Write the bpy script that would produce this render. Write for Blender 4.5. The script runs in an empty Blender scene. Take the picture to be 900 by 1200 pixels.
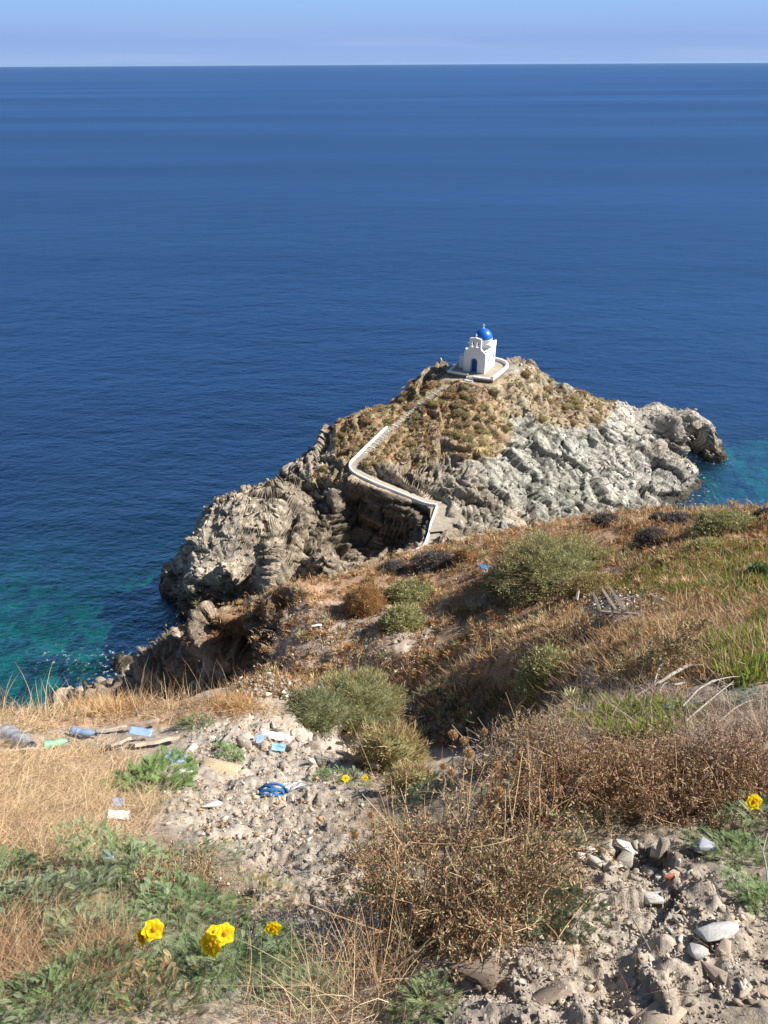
import bpy, math, random
import numpy as np
from mathutils import Vector, Matrix
random.seed(7)
RNG = np.random.default_rng(7)
C = bpy.context.scene.collection
sc = bpy.context.scene
PI = math.pi

# ------------------------------------------------------------------ camera
CAMZ = 72.0
FPX = 866.0
PITCH = math.radians(31.25)
ROLL = math.radians(0.32)
_F = np.array([0.0, math.cos(PITCH), -math.sin(PITCH)])
_U0 = np.array([0.0, math.sin(PITCH), math.cos(PITCH)])
_R0 = np.array([1.0, 0.0, 0.0])
_R = _R0 * math.cos(ROLL) + _U0 * math.sin(ROLL) * -1
_U = _U0 * math.cos(ROLL) + _R0 * math.sin(ROLL)
EYE = np.array([0.0, 0.0, CAMZ])

def ray(px, py):
    u = (px - 450.0) / FPX; v = (600.0 - py) / FPX
    return _F + u * _R + v * _U
def at_depth(px, py, d):
    return EYE + ray(px, py) * d
def at_z(px, py, z):
    r = ray(px, py)
    return EYE + r * ((z - CAMZ) / r[2])
def project(P):
    q = np.asarray(P) - EYE
    d = q @ _F
    dd = np.where(np.abs(d) < 1e-3, 1e-3, d)
    return 450 + FPX * (q @ _R) / dd, 600 - FPX * (q @ _U) / dd, d

cd = bpy.data.cameras.new('camera'); cam = bpy.data.objects.new('camera', cd); C.objects.link(cam)
cd.sensor_fit = 'VERTICAL'; cd.sensor_height = 36.0; cd.lens = 36.0 * FPX / 1200.0
cd.clip_start = 0.05; cd.clip_end = 200000
M = Matrix(((_R[0], _U[0], -_F[0], 0), (_R[1], _U[1], -_F[1], 0), (_R[2], _U[2], -_F[2], CAMZ), (0, 0, 0, 1)))
cam.matrix_world = M
sc.camera = cam

# ------------------------------------------------------------------ sun and sky
SUN_EL = math.radians(40); SUN_AZ = math.radians(8)      # azimuth from +X towards +Y
sd = Vector((math.cos(SUN_EL) * math.cos(SUN_AZ), math.cos(SUN_EL) * math.sin(SUN_AZ), math.sin(SUN_EL)))
sl = bpy.data.lights.new('sun', 'SUN'); so = bpy.data.objects.new('sun', sl); C.objects.link(so)
sl.energy = 5.0; sl.angle = math.radians(0.53); sl.color = (1.0, 0.95, 0.87)
so.rotation_euler = (-sd).to_track_quat('-Z', 'Y').to_euler(); so.location = (0, 0, 150)
w = bpy.data.worlds.new('World'); sc.world = w; w.use_nodes = True
nt = w.node_tree; nt.nodes.clear()
def N(t, ty, **k):
    n = t.nodes.new(ty)
    for a, b in k.items():
        if a.startswith('i_'):
            n.inputs[a[2:].replace('_', ' ')].default_value = b
        else: setattr(n, a, b)
    return n
sky = N(nt, 'ShaderNodeTexSky', sky_type='NISHITA', sun_disc=False)
sky.sun_elevation = SUN_EL; sky.sun_rotation = math.radians(90) - SUN_AZ
sky.altitude = 70; sky.air_density = 1.0; sky.dust_density = 0.35; sky.ozone_density = 2.5
bg = N(nt, 'ShaderNodeBackground'); out = N(nt, 'ShaderNodeOutputWorld')
# thin stretched cloud bank low over the horizon
tc = N(nt, 'ShaderNodeTexCoord'); sep = N(nt, 'ShaderNodeSeparateXYZ')
nt.links.new(tc.outputs['Generated'], sep.inputs[0])
mp = N(nt, 'ShaderNodeMapping'); mp.inputs['Scale'].default_value = (2.0, 2.0, 45.0)
nt.links.new(tc.outputs['Generated'], mp.inputs[0])
nz = N(nt, 'ShaderNodeTexNoise'); nz.inputs['Scale'].default_value = 1.6; nz.inputs['Detail'].default_value = 5
nt.links.new(mp.outputs[0], nz.inputs['Vector'])
cr = N(nt, 'ShaderNodeValToRGB'); cr.color_ramp.elements[0].position = 0.50; cr.color_ramp.elements[1].position = 0.72
nt.links.new(nz.outputs['Fac'], cr.inputs[0])
lim = N(nt, 'ShaderNodeMapRange'); lim.inputs['From Min'].default_value = 0.05; lim.inputs['From Max'].default_value = 0.0
nt.links.new(sep.outputs['Z'], lim.inputs['Value'])
mul = N(nt, 'ShaderNodeMath', operation='MULTIPLY'); nt.links.new(cr.outputs[0], mul.inputs[0]); nt.links.new(lim.outputs[0], mul.inputs[1])
mul2 = N(nt, 'ShaderNodeMath', operation='MULTIPLY'); nt.links.new(mul.outputs[0], mul2.inputs[0]); mul2.inputs[1].default_value = 0.5
# sea haze: the lowest degrees of the sky are bluer and dimmer than the clear-air model
hz = N(nt, 'ShaderNodeMapRange'); hz.inputs['From Min'].default_value = 0.0; hz.inputs['From Max'].default_value = 0.07; nt.links.new(sep.outputs['Z'], hz.inputs['Value'])
hc = N(nt, 'ShaderNodeValToRGB'); e = hc.color_ramp.elements
e[0].position = 0.0; e[0].color = (0.385, 0.57, 0.98, 1)
e[1].position = 1.0; e[1].color = (0.39, 0.69, 1.12, 1)
k = e.new(0.35); k.color = (0.35, 0.53, 0.96, 1)
k = e.new(0.6); k.color = (0.385, 0.60, 1.02, 1)
nt.links.new(hz.outputs[0], hc.inputs[0])
hs = N(nt, 'ShaderNodeMix', data_type='RGBA', blend_type='MULTIPLY'); hs.inputs[0].default_value = 1; nt.links.new(hc.outputs[0], hs.inputs[6]); hs.inputs[7].default_value = (10, 10, 10, 1)
hf = N(nt, 'ShaderNodeMapRange'); hf.inputs['From Min'].default_value = 0.08; hf.inputs['From Max'].default_value = 0.35; hf.inputs['To Min'].default_value = 1; hf.inputs['To Max'].default_value = 0; nt.links.new(sep.outputs['Z'], hf.inputs['Value'])
lav = N(nt, 'ShaderNodeMix', data_type='RGBA'); nt.links.new(hf.outputs[0], lav.inputs[0]); nt.links.new(sky.outputs[0], lav.inputs[6]); nt.links.new(hs.outputs[2], lav.inputs[7])
mc = N(nt, 'ShaderNodeMix', data_type='RGBA'); nt.links.new(mul2.outputs[0], mc.inputs[0]); nt.links.new(lav.outputs[2], mc.inputs[6])
mc.inputs[7].default_value = (5.2, 7.0, 10.2, 1)
nt.links.new(mc.outputs[2], bg.inputs[0]); bg.inputs[1].default_value = 0.046
nt.links.new(bg.outputs[0], out.inputs[0])
sc.view_settings.view_transform = 'Standard'; sc.view_settings.look = 'None'; sc.view_settings.exposure = 0.85; sc.view_settings.gamma = 1.0
sc.render.engine = 'CYCLES'
sc.cycles.max_bounces = 5; sc.cycles.diffuse_bounces = 2; sc.cycles.glossy_bounces = 2; sc.cycles.transparent_max_bounces = 8
sc.cycles.transmission_bounces = 3
try: sc.cycles.use_denoising = True
except Exception: pass

# ------------------------------------------------------------------ numpy noise
_G = RNG.normal(size=(512, 3)); _G /= np.linalg.norm(_G, axis=1)[:, None]
def _h(i, j, k, seed):
    h = (i.astype(np.int64) * 374761393 + j.astype(np.int64) * 668265263 + k.astype(np.int64) * 2147483647 + seed * 974634777) & 0xffffffff
    h = ((h ^ (h >> 13)) * 1274126177) & 0xffffffff
    return h ^ (h >> 16)
def gn(P, seed=0):
    P = np.asarray(P, float); I = np.floor(P); f = P - I; I = I.astype(np.int64)
    u = f * f * f * (f * (f * 6 - 15) + 10); r = 0
    for a in (0, 1):
        for b in (0, 1):
            for c in (0, 1):
                g = _G[_h(I[:, 0] + a, I[:, 1] + b, I[:, 2] + c, seed) & 511]
                d = g[:, 0] * (f[:, 0] - a) + g[:, 1] * (f[:, 1] - b) + g[:, 2] * (f[:, 2] - c)
                wt = (u[:, 0] if a else 1 - u[:, 0]) * (u[:, 1] if b else 1 - u[:, 1]) * (u[:, 2] if c else 1 - u[:, 2])
                r = r + wt * d
    return r * 1.6
def fbm(P, octs=4, seed=0, ridged=False, gain=0.5):
    r = 0; a = 1.0; s = 0; Q = np.asarray(P, float)
    for o in range(octs):
        n = gn(Q, seed + o * 17)
        r = r + a * ((1 - 2 * np.abs(n)) if ridged else n); s += a; a *= gain
        Q = Q * 2.03 + 11.3
    return r / s
def worley(P, seed=0):
    P = np.asarray(P, float); I = np.floor(P).astype(np.int64); n = len(P)
    f1 = np.full(n, 9.0); f2 = np.full(n, 9.0); cid = np.zeros(n); fac = np.zeros(n)
    for a in (-1, 0, 1):
        for b in (-1, 0, 1):
            for c in (-1, 0, 1):
                h = _h(I[:, 0] + a, I[:, 1] + b, I[:, 2] + c, seed)
                q = np.stack([I[:, 0] + a + (h & 1023) / 1023, I[:, 1] + b + ((h >> 10) & 1023) / 1023, I[:, 2] + c + ((h >> 20) & 1023) / 1023], 1)
                d = np.linalg.norm(q - P, axis=1)
                m = d < f1
                f2 = np.where(m, f1, np.minimum(f2, d)); cid = np.where(m, ((h * 7919) & 4095) / 4095.0, cid); fac = np.where(m, ((P - q) * _G[(h >> 7) & 511]).sum(1), fac); f1 = np.where(m, d, f1)
    worley.facet = fac
    return f1, f2, cid
def sst(a, b, x):
    t = np.clip((x - a) / (b - a), 0, 1); return t * t * (3 - 2 * t)

# ------------------------------------------------------------------ base terrain: heights interpolated between surveyed points
cp = []
def D(*l):
    for px, py, d in l: cp.append(tuple(at_depth(px, py, d)))
def Z(*l):
    for px, py, z in l: cp.append(tuple(at_z(px, py, z)))
def Wd(*l):
    for p in l: cp.append(p)
# foreground slope, left half
D((-150, 1200, 1.9), (0, 1200, 1.9), (225, 1200, 1.85), (450, 1200, 1.85),
  (-150, 1050, 2.7), (0, 1100, 2.3), (225, 1100, 2.4), (400, 1100, 2.6),
  (0, 1000, 3.2), (200, 1000, 3.4), (380, 1010, 3.3),
  (-150, 920, 4.8), (0, 920, 4.8), (200, 920, 5.2), (330, 930, 4.8), (430, 960, 4.1),
  (-150, 860, 7.5), (0, 860, 7.5), (150, 860, 7.6), (300, 870, 7.2), (400, 880, 6.8), (450, 920, 5.3),
  (-150, 843, 8.8), (0, 838, 8.9), (100, 828, 9.6), (230, 824, 9.7), (330, 818, 9.7), (420, 828, 9.3), (480, 890, 6.7))
# foreground slope, right half
D((560, 1200, 1.8), (700, 1200, 1.75), (900, 1200, 1.7), (1050, 1200, 1.7),
  (560, 1100, 2.2), (700, 1100, 2.1), (850, 1100, 2.0), (1050, 1050, 2.2),
  (600, 1000, 2.8), (730, 1000, 2.65), (900, 1000, 2.6),
  (530, 960, 3.6), (600, 930, 3.4), (750, 920, 3.4), (900, 930, 3.1), (1050, 930, 3.1),
  (560, 905, 4.4), (660, 885, 4.4), (700, 870, 5.0), (640, 850, 7.5), (700, 832, 6.9), (800, 850, 5.0), (900, 860, 4.3), (1050, 860, 4.2),
  (1050, 780, 7), (900, 800, 6.2), (800, 800, 7.2), (720, 795, 8.5), (660, 790, 12), (600, 775, 15))
# gully and middle hill
D((500, 850, 15.5), (560, 835, 15), (610, 815, 14), (480, 830, 17), (540, 775, 19), (450, 775, 20.5), (350, 790, 21), (300, 790, 24),
  (250, 757, 25.5), (285, 728, 25.5), (320, 716, 24.5), (345, 750, 22.5), (310, 765, 24.8), (400, 700, 24), (500, 700, 23.5), (600, 700, 21.5), (700, 710, 16.5), (800, 720, 12.5), (900, 730, 10), (1050, 720, 10),
  (1050, 650, 16), (900, 680, 14), (800, 680, 16.5), (700, 660, 21), (600, 650, 24), (500, 660, 26), (420, 670, 27),
  (340, 703, 27), (460, 660, 30), (560, 638, 30), (640, 617, 30), (720, 607, 29), (800, 602, 27), (900, 596, 24), (1050, 588, 22))
# left cliffs above the cove
D((185, 760, 27), (225, 760, 26.5), (160, 800, 28), (215, 815, 27.3), (290, 822, 25.6), (150, 797, 34), (120, 808, 40), (85, 822, 50), (60, 830, 57))
Z((150, 772, 0.5), (120, 785, -1.0), (60, 800, -2.5))
# hidden drop behind the crest and under the lip
Wd((-9.0, 23, 49.5), (-11.5, 21, 48.5), (-7.1, 23, 50), (-6.1, 22.6, 50.8), (-4.8, 24, 50.5), (-3.7, 25, 50.5), (-6.5, 26, 46), (0.3, 5.7, 63.6), (-0.2, 7.6, 61.6), (0.6, 8.6, 60.6), (1.1, 7.4, 61.8), (0.9, 5.9, 63.8), (-6, 11, 58.5), (-3, 11.5, 59), (-9.5, 11, 57.5), (0, 14, 56.8), (-14, 12, 54), (-22, 22, 38), (-20, 30, 26), (-26, 36, 14), (-30, 45, 5), (-38, 40, 3), (-40, 52, -1),
   (-34, 20, 30), (-60, 30, 0), (-60, 10, 25), (-40, 0, 45), (-30, -10, 60),
   (-12, 30, 38), (-14, 40, 17), (-16, 50, 3), (-15, 60, -2), (-25, 60, -5), (-28, 72, -7), (-14, 74, -3), (-35, 84, -8), (-20, 84, -6), (-8, 80, -1),
   (0, 34, 43), (0, 44, 27), (0, 56, 13), (2, 68, 8), (4, 80, 8), (-3, 78, 4),
   (12, 36, 43), (12, 46, 28), (13, 60, 14), (14, 75, 10.5), (14, 88, 10),
   (24, 30, 44), (26, 40, 30), (28, 55, 15), (28, 72, 8), (30, 85, 6),
   (38, 24, 44), (42, 36, 24), (45, 50, 9), (44, 65, 2), (46, 78, -1), (50, 90, -2), (54, 100, -2.5),
   (60, 20, 38), (62, 40, 12), (66, 55, -2), (80, 60, -5), (70, 85, -5), (66, 100, -4),
   (10, -6, 75), (0, -6, 75), (-10, -8, 72), (0, -1, 71.1), (2, -1, 71.2), (-2, -1, 71), (30, -8, 74), (60, -6, 62), (10, 2, 69.2))
Wd((56.5, 138.6, 1.5), (60, 138.3, -1), (64, 138, -2), (67, 138, -2.5))
# headland: summit, seaward edge
Z((560, 440, 22), (540, 447, 21.8), (590, 432, 22), (520, 440, 21), (600, 424, 20.5), (560, 470, 20.3), (620, 428, 19), (640, 442, 17.5), (680, 460, 14.5), (720, 470, 10.5),
  (770, 470, 8), (810, 480, 6), (835, 498, 3.5), (840, 520, 0.2), (790, 500, 7.0), (760, 484, 8.6), (815, 515, 1.0),
  (740, 496, 8.3), (765, 513, 7.4), (798, 542, 4.5), (814, 556, 2.2), (820, 580, -0.3),
  (775, 489, 8.3), (800, 498, 6.8), (825, 509, 4.2), (792, 531, -1.5), (812, 538, -1.5),
  (600, 480, 18), (600, 520, 14.5), (620, 560, 11), (620, 600, 8.5), (560, 600, 10.4), (560, 560, 13.5), (540, 520, 16.5),
  (650, 480, 15), (650, 530, 11.5), (700, 520, 10), (700, 560, 6.5), (700, 590, 5), (760, 560, 3.5), (780, 590, 1.0), (650, 600, 6.5),
  (500, 480, 19), (470, 470, 18.4), (480, 500, 17.3), (505, 550, 14.3), (470, 550, 14.6),
  (515, 431, 20.5), (480, 453, 18.7), (450, 520, 16.4), (425, 486, 16.2), (420, 520, 15.6), (385, 506, 14.5), (350, 560, 12), (400, 540, 14),
  (425, 540, 15.3), (414, 550, 14.7), (450, 569, 13.4), (480, 581, 12.2), (505, 590, 11.2), (525, 590, 11.1), (500, 612, 10.6), (520, 612, 10.4), (497, 630, 10),
  (440, 590, 10.2), (425, 578, 11.4), (415, 600, 8.5), (430, 600, 8.2), (430, 620, 6.3), (450, 625, 6.0), (470, 615, 7.0), (482, 603, 9.2), (480, 640, 6.8), (440, 650, 3.4), (462, 648, 4.6),
  (400, 590, 11), (370, 588, 10.5), (402, 618, 7.5), (360, 620, 9), (385, 650, 5.5), (425, 655, 3.5),
  (335, 549, 11.5), (290, 578, 9.8), (242, 598, 8), (213, 640, 6.3), (300, 640, 9.3), (260, 645, 8.4), (250, 670, 7.6), (225, 670, 6.6), (330, 667, 8.2), (300, 686, 7.6), (370, 672, 7.5), (225, 688, 6.0),
  (228, 691, 5.8), (264, 694, 6.1), (300, 697, 6.2), (340, 690, 6.0), (198, 716, -1.0), (235, 741, -1.5), (268, 745, -1.5), (300, 745, -2.0), (350, 736, -1.5), (193, 682, -1.2))
# seaward drop behind the outline
def behind(px, py, z, dy, dz, dx=0):
    p = at_z(px, py, z); cp.append((p[0] + dx, p[1] + dy, dz))
for a in ((213, 640, 6.3, 3, -1.5, -2.5), (242, 598, 8, 4.5, -2, -2), (290, 578, 9.8, 6, -2, -2), (335, 549, 11.5, 8, -2, -2), (385, 506, 14.5, 9, -2.5, -2), (425, 486, 16.2, 11, -3, -2), (480, 453, 18.7, 14, -3, -1), (515, 431, 20.5, 17, -3, -1),
          (560, 440, 22, 8, 20, 0), (600, 424, 20.5, 17, -3, 3), (640, 442, 17.5, 14, -3, 3), (680, 460, 14.5, 11, -3, 3), (720, 470, 10.5, 8, -3, 2), (770, 470, 8, 6.5, -3, 1), (810, 480, 6, 5, -3, 2), (835, 498, 3.5, 3.5, -3, 2.5)):
    behind(a[0], a[1], a[2], a[3], a[4], a[5])
# sea bed
Z((75, 776, -1.1), (52, 782, -1.4), (97, 773, -1.3), (140, 766, -0.9), (118, 774, -3.2), (75, 760, -4.2), (0, 640, -8), (0, 700, -5.2), (0, 760, -4.0), (0, 810, -3.5), (80, 700, -5.2), (100, 640, -8.5), (-150, 760, -6), (-150, 640, -14), (140, 720, -5.6), (170, 700, -9), (150, 620, -12), (180, 560, -18),
  (880, 560, -4.2), (840, 590, -2.2), (900, 590, -3.2), (870, 522, -4.5), (850, 545, -4), (890, 500, -11), (930, 530, -8), (1000, 560, -8), (1000, 480, -20), (860, 470, -22), (840, 580, -2.2), (950, 600, -6))
Wd((-80, 200, -30), (-30, 200, -30), (30, 200, -32), (80, 210, -32), (130, 190, -30), (130, 120, -14), (130, 60, -10), (-100, 150, -30), (-100, 90, -16), (-100, 50, -10), (-20, 160, -24), (40, 175, -26), (100, 160, -26))
cp = np.array(cp)
_c2 = np.clip(0.06 * np.hypot(cp[:, 0], cp[:, 1]), 0.15, 1.6) ** 2
def _phi(A, B):
    d2 = ((A[:, None, 0] - B[None, :, 0]) ** 2 + (A[:, None, 1] - B[None, :, 1]) ** 2)
    return np.sqrt(d2 + _c2[None, :])
_n = len(cp)
_A = np.zeros((_n + 3, _n + 3)); _A[:_n, :_n] = _phi(cp, cp) + np.eye(_n) * -0.02
_Pm = np.c_[np.ones(_n), cp[:, :2] / 50]; _A[:_n, _n:] = _Pm; _A[_n:, :_n] = _Pm.T
_w = np.linalg.solve(_A, np.r_[cp[:, 2], 0, 0, 0])
def base(X, Y):
    q = np.c_[np.ravel(X), np.ravel(Y)]; o = np.empty(len(q))
    for s in range(0, len(q), 20000):
        b = q[s:s + 20000]; o[s:s + 20000] = _phi(b, cp) @ _w[:_n] + np.c_[np.ones(len(b)), b / 50] @ _w[_n:]
    return o

# ------------------------------------------------------------------ materials and mesh helpers
def srgb(r, g, b): return tuple(((c / 255) / 12.92 if c <= 10 else ((c / 255 + 0.055) / 1.055) ** 2.4) for c in (r, g, b))
def new_mat(name):
    m = bpy.data.materials.new(name); m.use_nodes = True; m.node_tree.nodes.clear(); return m, m.node_tree
def mat_plain(name, col, rough=0.8, noise=0.25, scale=6.0, bump=0.15, bscale=30.0, spec=0.3, metallic=0.0, emit=None, trans=0.0, alpha=1.0, dist=0.01):
    m, t = new_mat(name); o = N(t, 'ShaderNodeOutputMaterial'); p = N(t, 'ShaderNodeBsdfPrincipled')
    t.links.new(p.outputs[0], o.inputs[0])
    tc = N(t, 'ShaderNodeTexCoord'); n1 = N(t, 'ShaderNodeTexNoise'); n1.inputs['Scale'].default_value = scale; n1.inputs['Detail'].default_value = 6
    t.links.new(tc.outputs['Object'], n1.inputs['Vector'])
    r = N(t, 'ShaderNodeMapRange'); r.inputs['From Min'].default_value = 0.3; r.inputs['From Max'].default_value = 0.7
    r.inputs['To Min'].default_value = 1 - noise; r.inputs['To Max'].default_value = 1 + noise * 0.5
    t.links.new(n1.outputs['Fac'], r.inputs['Value'])
    mx = N(t, 'ShaderNodeMix', data_type='RGBA', blend_type='MULTIPLY'); mx.inputs[0].default_value = 1; mx.inputs[6].default_value = (*col, 1)
    t.links.new(r.outputs[0], mx.inputs[7]); t.links.new(mx.outputs[2], p.inputs['Base Color'])
    p.inputs['Roughness'].default_value = rough; p.inputs['Specular IOR Level'].default_value = spec; p.inputs['Metallic'].default_value = metallic
    p.inputs['Transmission Weight'].default_value = trans; p.inputs['Alpha'].default_value = alpha
    n2 = N(t, 'ShaderNodeTexNoise'); n2.inputs['Scale'].default_value = bscale; n2.inputs['Detail'].default_value = 5
    t.links.new(tc.outputs['Object'], n2.inputs['Vector'])
    b = N(t, 'ShaderNodeBump'); b.inputs['Strength'].default_value = bump; b.inputs['Distance'].default_value = dist
    t.links.new(n2.outputs['Fac'], b.inputs['Height']); t.links.new(b.outputs[0], p.inputs['Normal'])
    return m
def mat_attr(name, rough=0.85, spec=0.2, sss=0.0, detail=None, bump=None, transl=0.0):
    """colour comes from the mesh's own 'Col' attribute, broken up by noise"""
    m, t = new_mat(name); o = N(t, 'ShaderNodeOutputMaterial'); p = N(t, 'ShaderNodeBsdfPrincipled')
    a = N(t, 'ShaderNodeAttribute', attribute_name='Col'); col = a.outputs['Color']
    p.inputs['Roughness'].default_value = rough; p.inputs['Specular IOR Level'].default_value = spec
    if detail or bump: tc = N(t, 'ShaderNodeTexCoord')
    if detail:
        for (s, lo, hi) in detail:
            n1 = N(t, 'ShaderNodeTexNoise'); n1.inputs['Scale'].default_value = s; n1.inputs['Detail'].default_value = 4; n1.inputs['Roughness'].default_value = 0.65
            t.links.new(tc.outputs['Object'], n1.inputs['Vector'])
            r = N(t, 'ShaderNodeMapRange'); r.inputs['From Min'].default_value = 0.32; r.inputs['From Max'].default_value = 0.68
            r.inputs['To Min'].default_value = lo; r.inputs['To Max'].default_value = hi
            t.links.new(n1.outputs['Fac'], r.inputs['Value'])
            mx = N(t, 'ShaderNodeMix', data_type='RGBA', blend_type='MULTIPLY'); mx.inputs[0].default_value = 1
            t.links.new(col, mx.inputs[6]); t.links.new(r.outputs[0], mx.inputs[7]); col = mx.outputs[2]
    t.links.new(col, p.inputs['Base Color'])
    if bump:
        prev = None
        for (s, st, dist) in bump:
            n2 = N(t, 'ShaderNodeTexNoise'); n2.inputs['Scale'].default_value = s; n2.inputs['Detail'].default_value = 6; n2.inputs['Roughness'].default_value = 0.6
            t.links.new(tc.outputs['Object'], n2.inputs['Vector'])
            b = N(t, 'ShaderNodeBump'); b.inputs['Strength'].default_value = st; b.inputs['Distance'].default_value = dist
            t.links.new(n2.outputs['Fac'], b.inputs['Height'])
            if prev: t.links.new(prev, b.inputs['Normal'])
            prev = b.outputs[0]
        t.links.new(prev, p.inputs['Normal'])
    if transl:
        tr = N(t, 'ShaderNodeBsdfTranslucent'); t.links.new(col, tr.inputs[0])
        mx = N(t, 'ShaderNodeMixShader'); mx.inputs[0].default_value = transl
        t.links.new(p.outputs[0], mx.inputs[1]); t.links.new(tr.outputs[0], mx.inputs[2]); t.links.new(mx.outputs[0], o.inputs[0])
    else: t.links.new(p.outputs[0], o.inputs[0])
    return m
def np_mesh(name, V, F, mat, cols=None, smooth=False, attrs=None):
    """V (n,3); F (m,k) array or list of such arrays; cols per vertex (n,3)"""
    me = bpy.data.meshes.new(name); V = np.asarray(V, np.float32)
    Fs = F if isinstance(F, list) else [F]
    Fs = [np.asarray(f, np.int32) for f in Fs if len(f)]
    me.vertices.add(len(V)); me.vertices.foreach_set('co', V.ravel())
    loops = np.concatenate([f.ravel() for f in Fs]); sizes = np.concatenate([np.full(len(f), f.shape[1], np.int32) for f in Fs])
    starts = np.r_[0, np.cumsum(sizes)[:-1]].astype(np.int32)
    me.loops.add(len(loops)); me.loops.foreach_set('vertex_index', loops)
    me.polygons.add(len(sizes)); me.polygons.foreach_set('loop_start', starts)
    try: me.polygons.foreach_set('loop_total', sizes)
    except Exception: pass
    if smooth: me.polygons.foreach_set('use_smooth', np.ones(len(sizes), bool))
    me.update(calc_edges=True)
    if cols is not None:
        ca = me.color_attributes.new('Col', 'FLOAT_COLOR', 'POINT')
        ca.data.foreach_set('color', np.c_[np.clip(cols, 0, 1), np.ones(len(V))].astype(np.float32).ravel())
    for k, v in (attrs or {}).items():
        at = me.attributes.new(k, 'FLOAT', 'POINT'); at.data.foreach_set('value', np.asarray(v, np.float32))
    me.materials.append(mat); me.validate(); return me
def link(name, me, parent=None, loc=None, rz=0, scale=None):
    o = bpy.data.objects.new(name, me); C.objects.link(o)
    if parent is not None: o.parent = parent
    if loc is not None: o.location = loc
    if rz: o.rotation_euler = (0, 0, rz)
    if scale is not None: o.scale = scale if hasattr(scale, '__len__') else (scale,) * 3
    return o
def tag(o, label, cat, group=None, kind=None):
    if label: o['label'] = label
    if cat: o['category'] = cat
    if group: o['group'] = group
    if kind: o['kind'] = kind
    return o
def empty(name, loc, label, cat, group=None, rz=0, scale=None):
    o = bpy.data.objects.new(name, None); C.objects.link(o); o.location = loc; o.rotation_euler = (0, 0, rz); o.empty_display_size = 0.2
    if scale is not None: o.scale = scale if hasattr(scale, '__len__') else (scale,) * 3
    return tag(o, label, cat, group)
def dup(root, loc, rz=0, scale=None, label=None, group=None, cat=None):
    r = root.copy(); C.objects.link(r); r.location = loc; r.rotation_euler = (0, 0, rz)
    if scale is not None: r.scale = scale if hasattr(scale, '__len__') else (scale,) * 3
    if label: r['label'] = label
    if group: r['group'] = group
    if cat: r['category'] = cat
    for ch in list(root.children):
        c = ch.copy(); C.objects.link(c); c.parent = r
        for g in list(ch.children):
            d = g.copy(); C.objects.link(d); d.parent = c
    return r
def blobs(px, py, L):
    """soft union of elliptical patches, each (cx, cy, rx, ry)"""
    r = np.zeros(len(px))
    for b in L:
        cx, cy, rx, ry = b[:4]; wgt = b[4] if len(b) > 4 else 1
        d = ((px - cx) / rx) ** 2 + ((py - cy) / ry) ** 2
        r = np.maximum(r, wgt * sst(1.35, 0.65, d))
    return r
def grid_faces(nr, nc):
    i = np.arange(nr * nc).reshape(nr, nc)
    return np.stack([i[:-1, :-1], i[:-1, 1:], i[1:, 1:], i[1:, :-1]], -1).reshape(-1, 4)
def grid_normals(V, nr, nc):
    G = V.reshape(nr, nc, 3); du = np.gradient(G, axis=1); dv = np.gradient(G, axis=0)
    n = np.cross(du, dv); n /= np.linalg.norm(n, axis=-1, keepdims=True) + 1e-9
    n = np.where(n[..., 2:3] < 0, -n, n); return n.reshape(-1, 3)
def mixc(a, b, t): return a * (1 - t[:, None]) + np.asarray(b) * t[:, None]
# ------------------------------------------------------------------ headland, neck, shore and sea bed (one sheet)
CUT = 52.0
step = 0.27
xs = np.arange(-75, 112, step); ys = np.r_[np.arange(CUT, 172, step)]
nr, nc = len(ys), len(xs)
X, Y = np.meshgrid(xs, ys); z0 = base(X, Y)
# even spacing along the slope: rows crowd together on the steep faces
Zg = z0.reshape(nr, nc); dz = np.abs(np.gradient(Zg, step, axis=0))
for _ in range(10): dz[:, 1:-1] = (dz[:, 2:] + dz[:, :-2] + dz[:, 1:-1]) / 3; dz[1:-1] = (dz[2:] + dz[:-2] + dz[1:-1]) / 3
S_ = np.cumsum(np.sqrt(1 + (1.6 * dz) ** 2) * np.where(Zg > -1.5, 1, 0.4), axis=0); nr2 = nr + 160
Yn = np.empty((nr2, nc))
for j in range(nc):
    sj = S_[:, j]; Yn[:, j] = np.interp(np.linspace(sj[0], sj[-1], nr2), sj, ys)
Y = Yn; X = np.tile(xs, (nr2, 1)); nr = nr2; z0 = base(X, Y)
V = np.c_[X.ravel(), Y.ravel(), z0]
px0, py0, dep0 = project(V)
veg = blobs(px0, py0, [(455, 500, 60, 32), (430, 520, 40, 30), (510, 480, 60, 34), (560, 500, 40, 40, .8), (480, 530, 45, 20, .6), (600, 465, 60, 24, .55), (670, 480, 50, 22, .6), (640, 440, 30, 10, .5), (395, 560, 30, 14, .6)])
veg *= sst(3, 6, z0)
rock = 1 - 0.8 * veg
up = sst(-1.5, 1.0, z0)
# keep the path, landing and terrace smooth
pathmask = np.zeros(len(V))
PATHPX = [(522, 452, 21.2), (498, 470, 19.6), (478, 486, 18.2), (458, 503, 17.2), (440, 520, 16.3), (424, 536, 15.5), (416, 545, 15.0), (419, 553, 14.7), (434, 561, 14.2), (450, 568, 13.6), (480, 580, 12.3), (500, 588, 11.5), (517, 592, 11.2), (515, 604, 11.0), (511, 616, 10.7), (508, 630, 10.3), (500, 645, 10.0), (480, 652, 9.6)]
PATH = np.array([at_z(*p) for p in PATHPX])
def seg_dist(Q, P):
    best = np.full(len(Q), 1e9); zz = np.zeros(len(Q))
    for a, b in zip(P[:-1], P[1:]):
        ab = b[:2] - a[:2]; t = np.clip(((Q[:, :2] - a[:2]) @ ab) / (ab @ ab), 0, 1)
        d = np.hypot(*(Q[:, :2] - (a[:2] + t[:, None] * ab)).T)
        m = d < best; best = np.where(m, d, best); zz = np.where(m, a[2] + t * (b[2] - a[2]), zz)
    return best, zz
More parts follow.
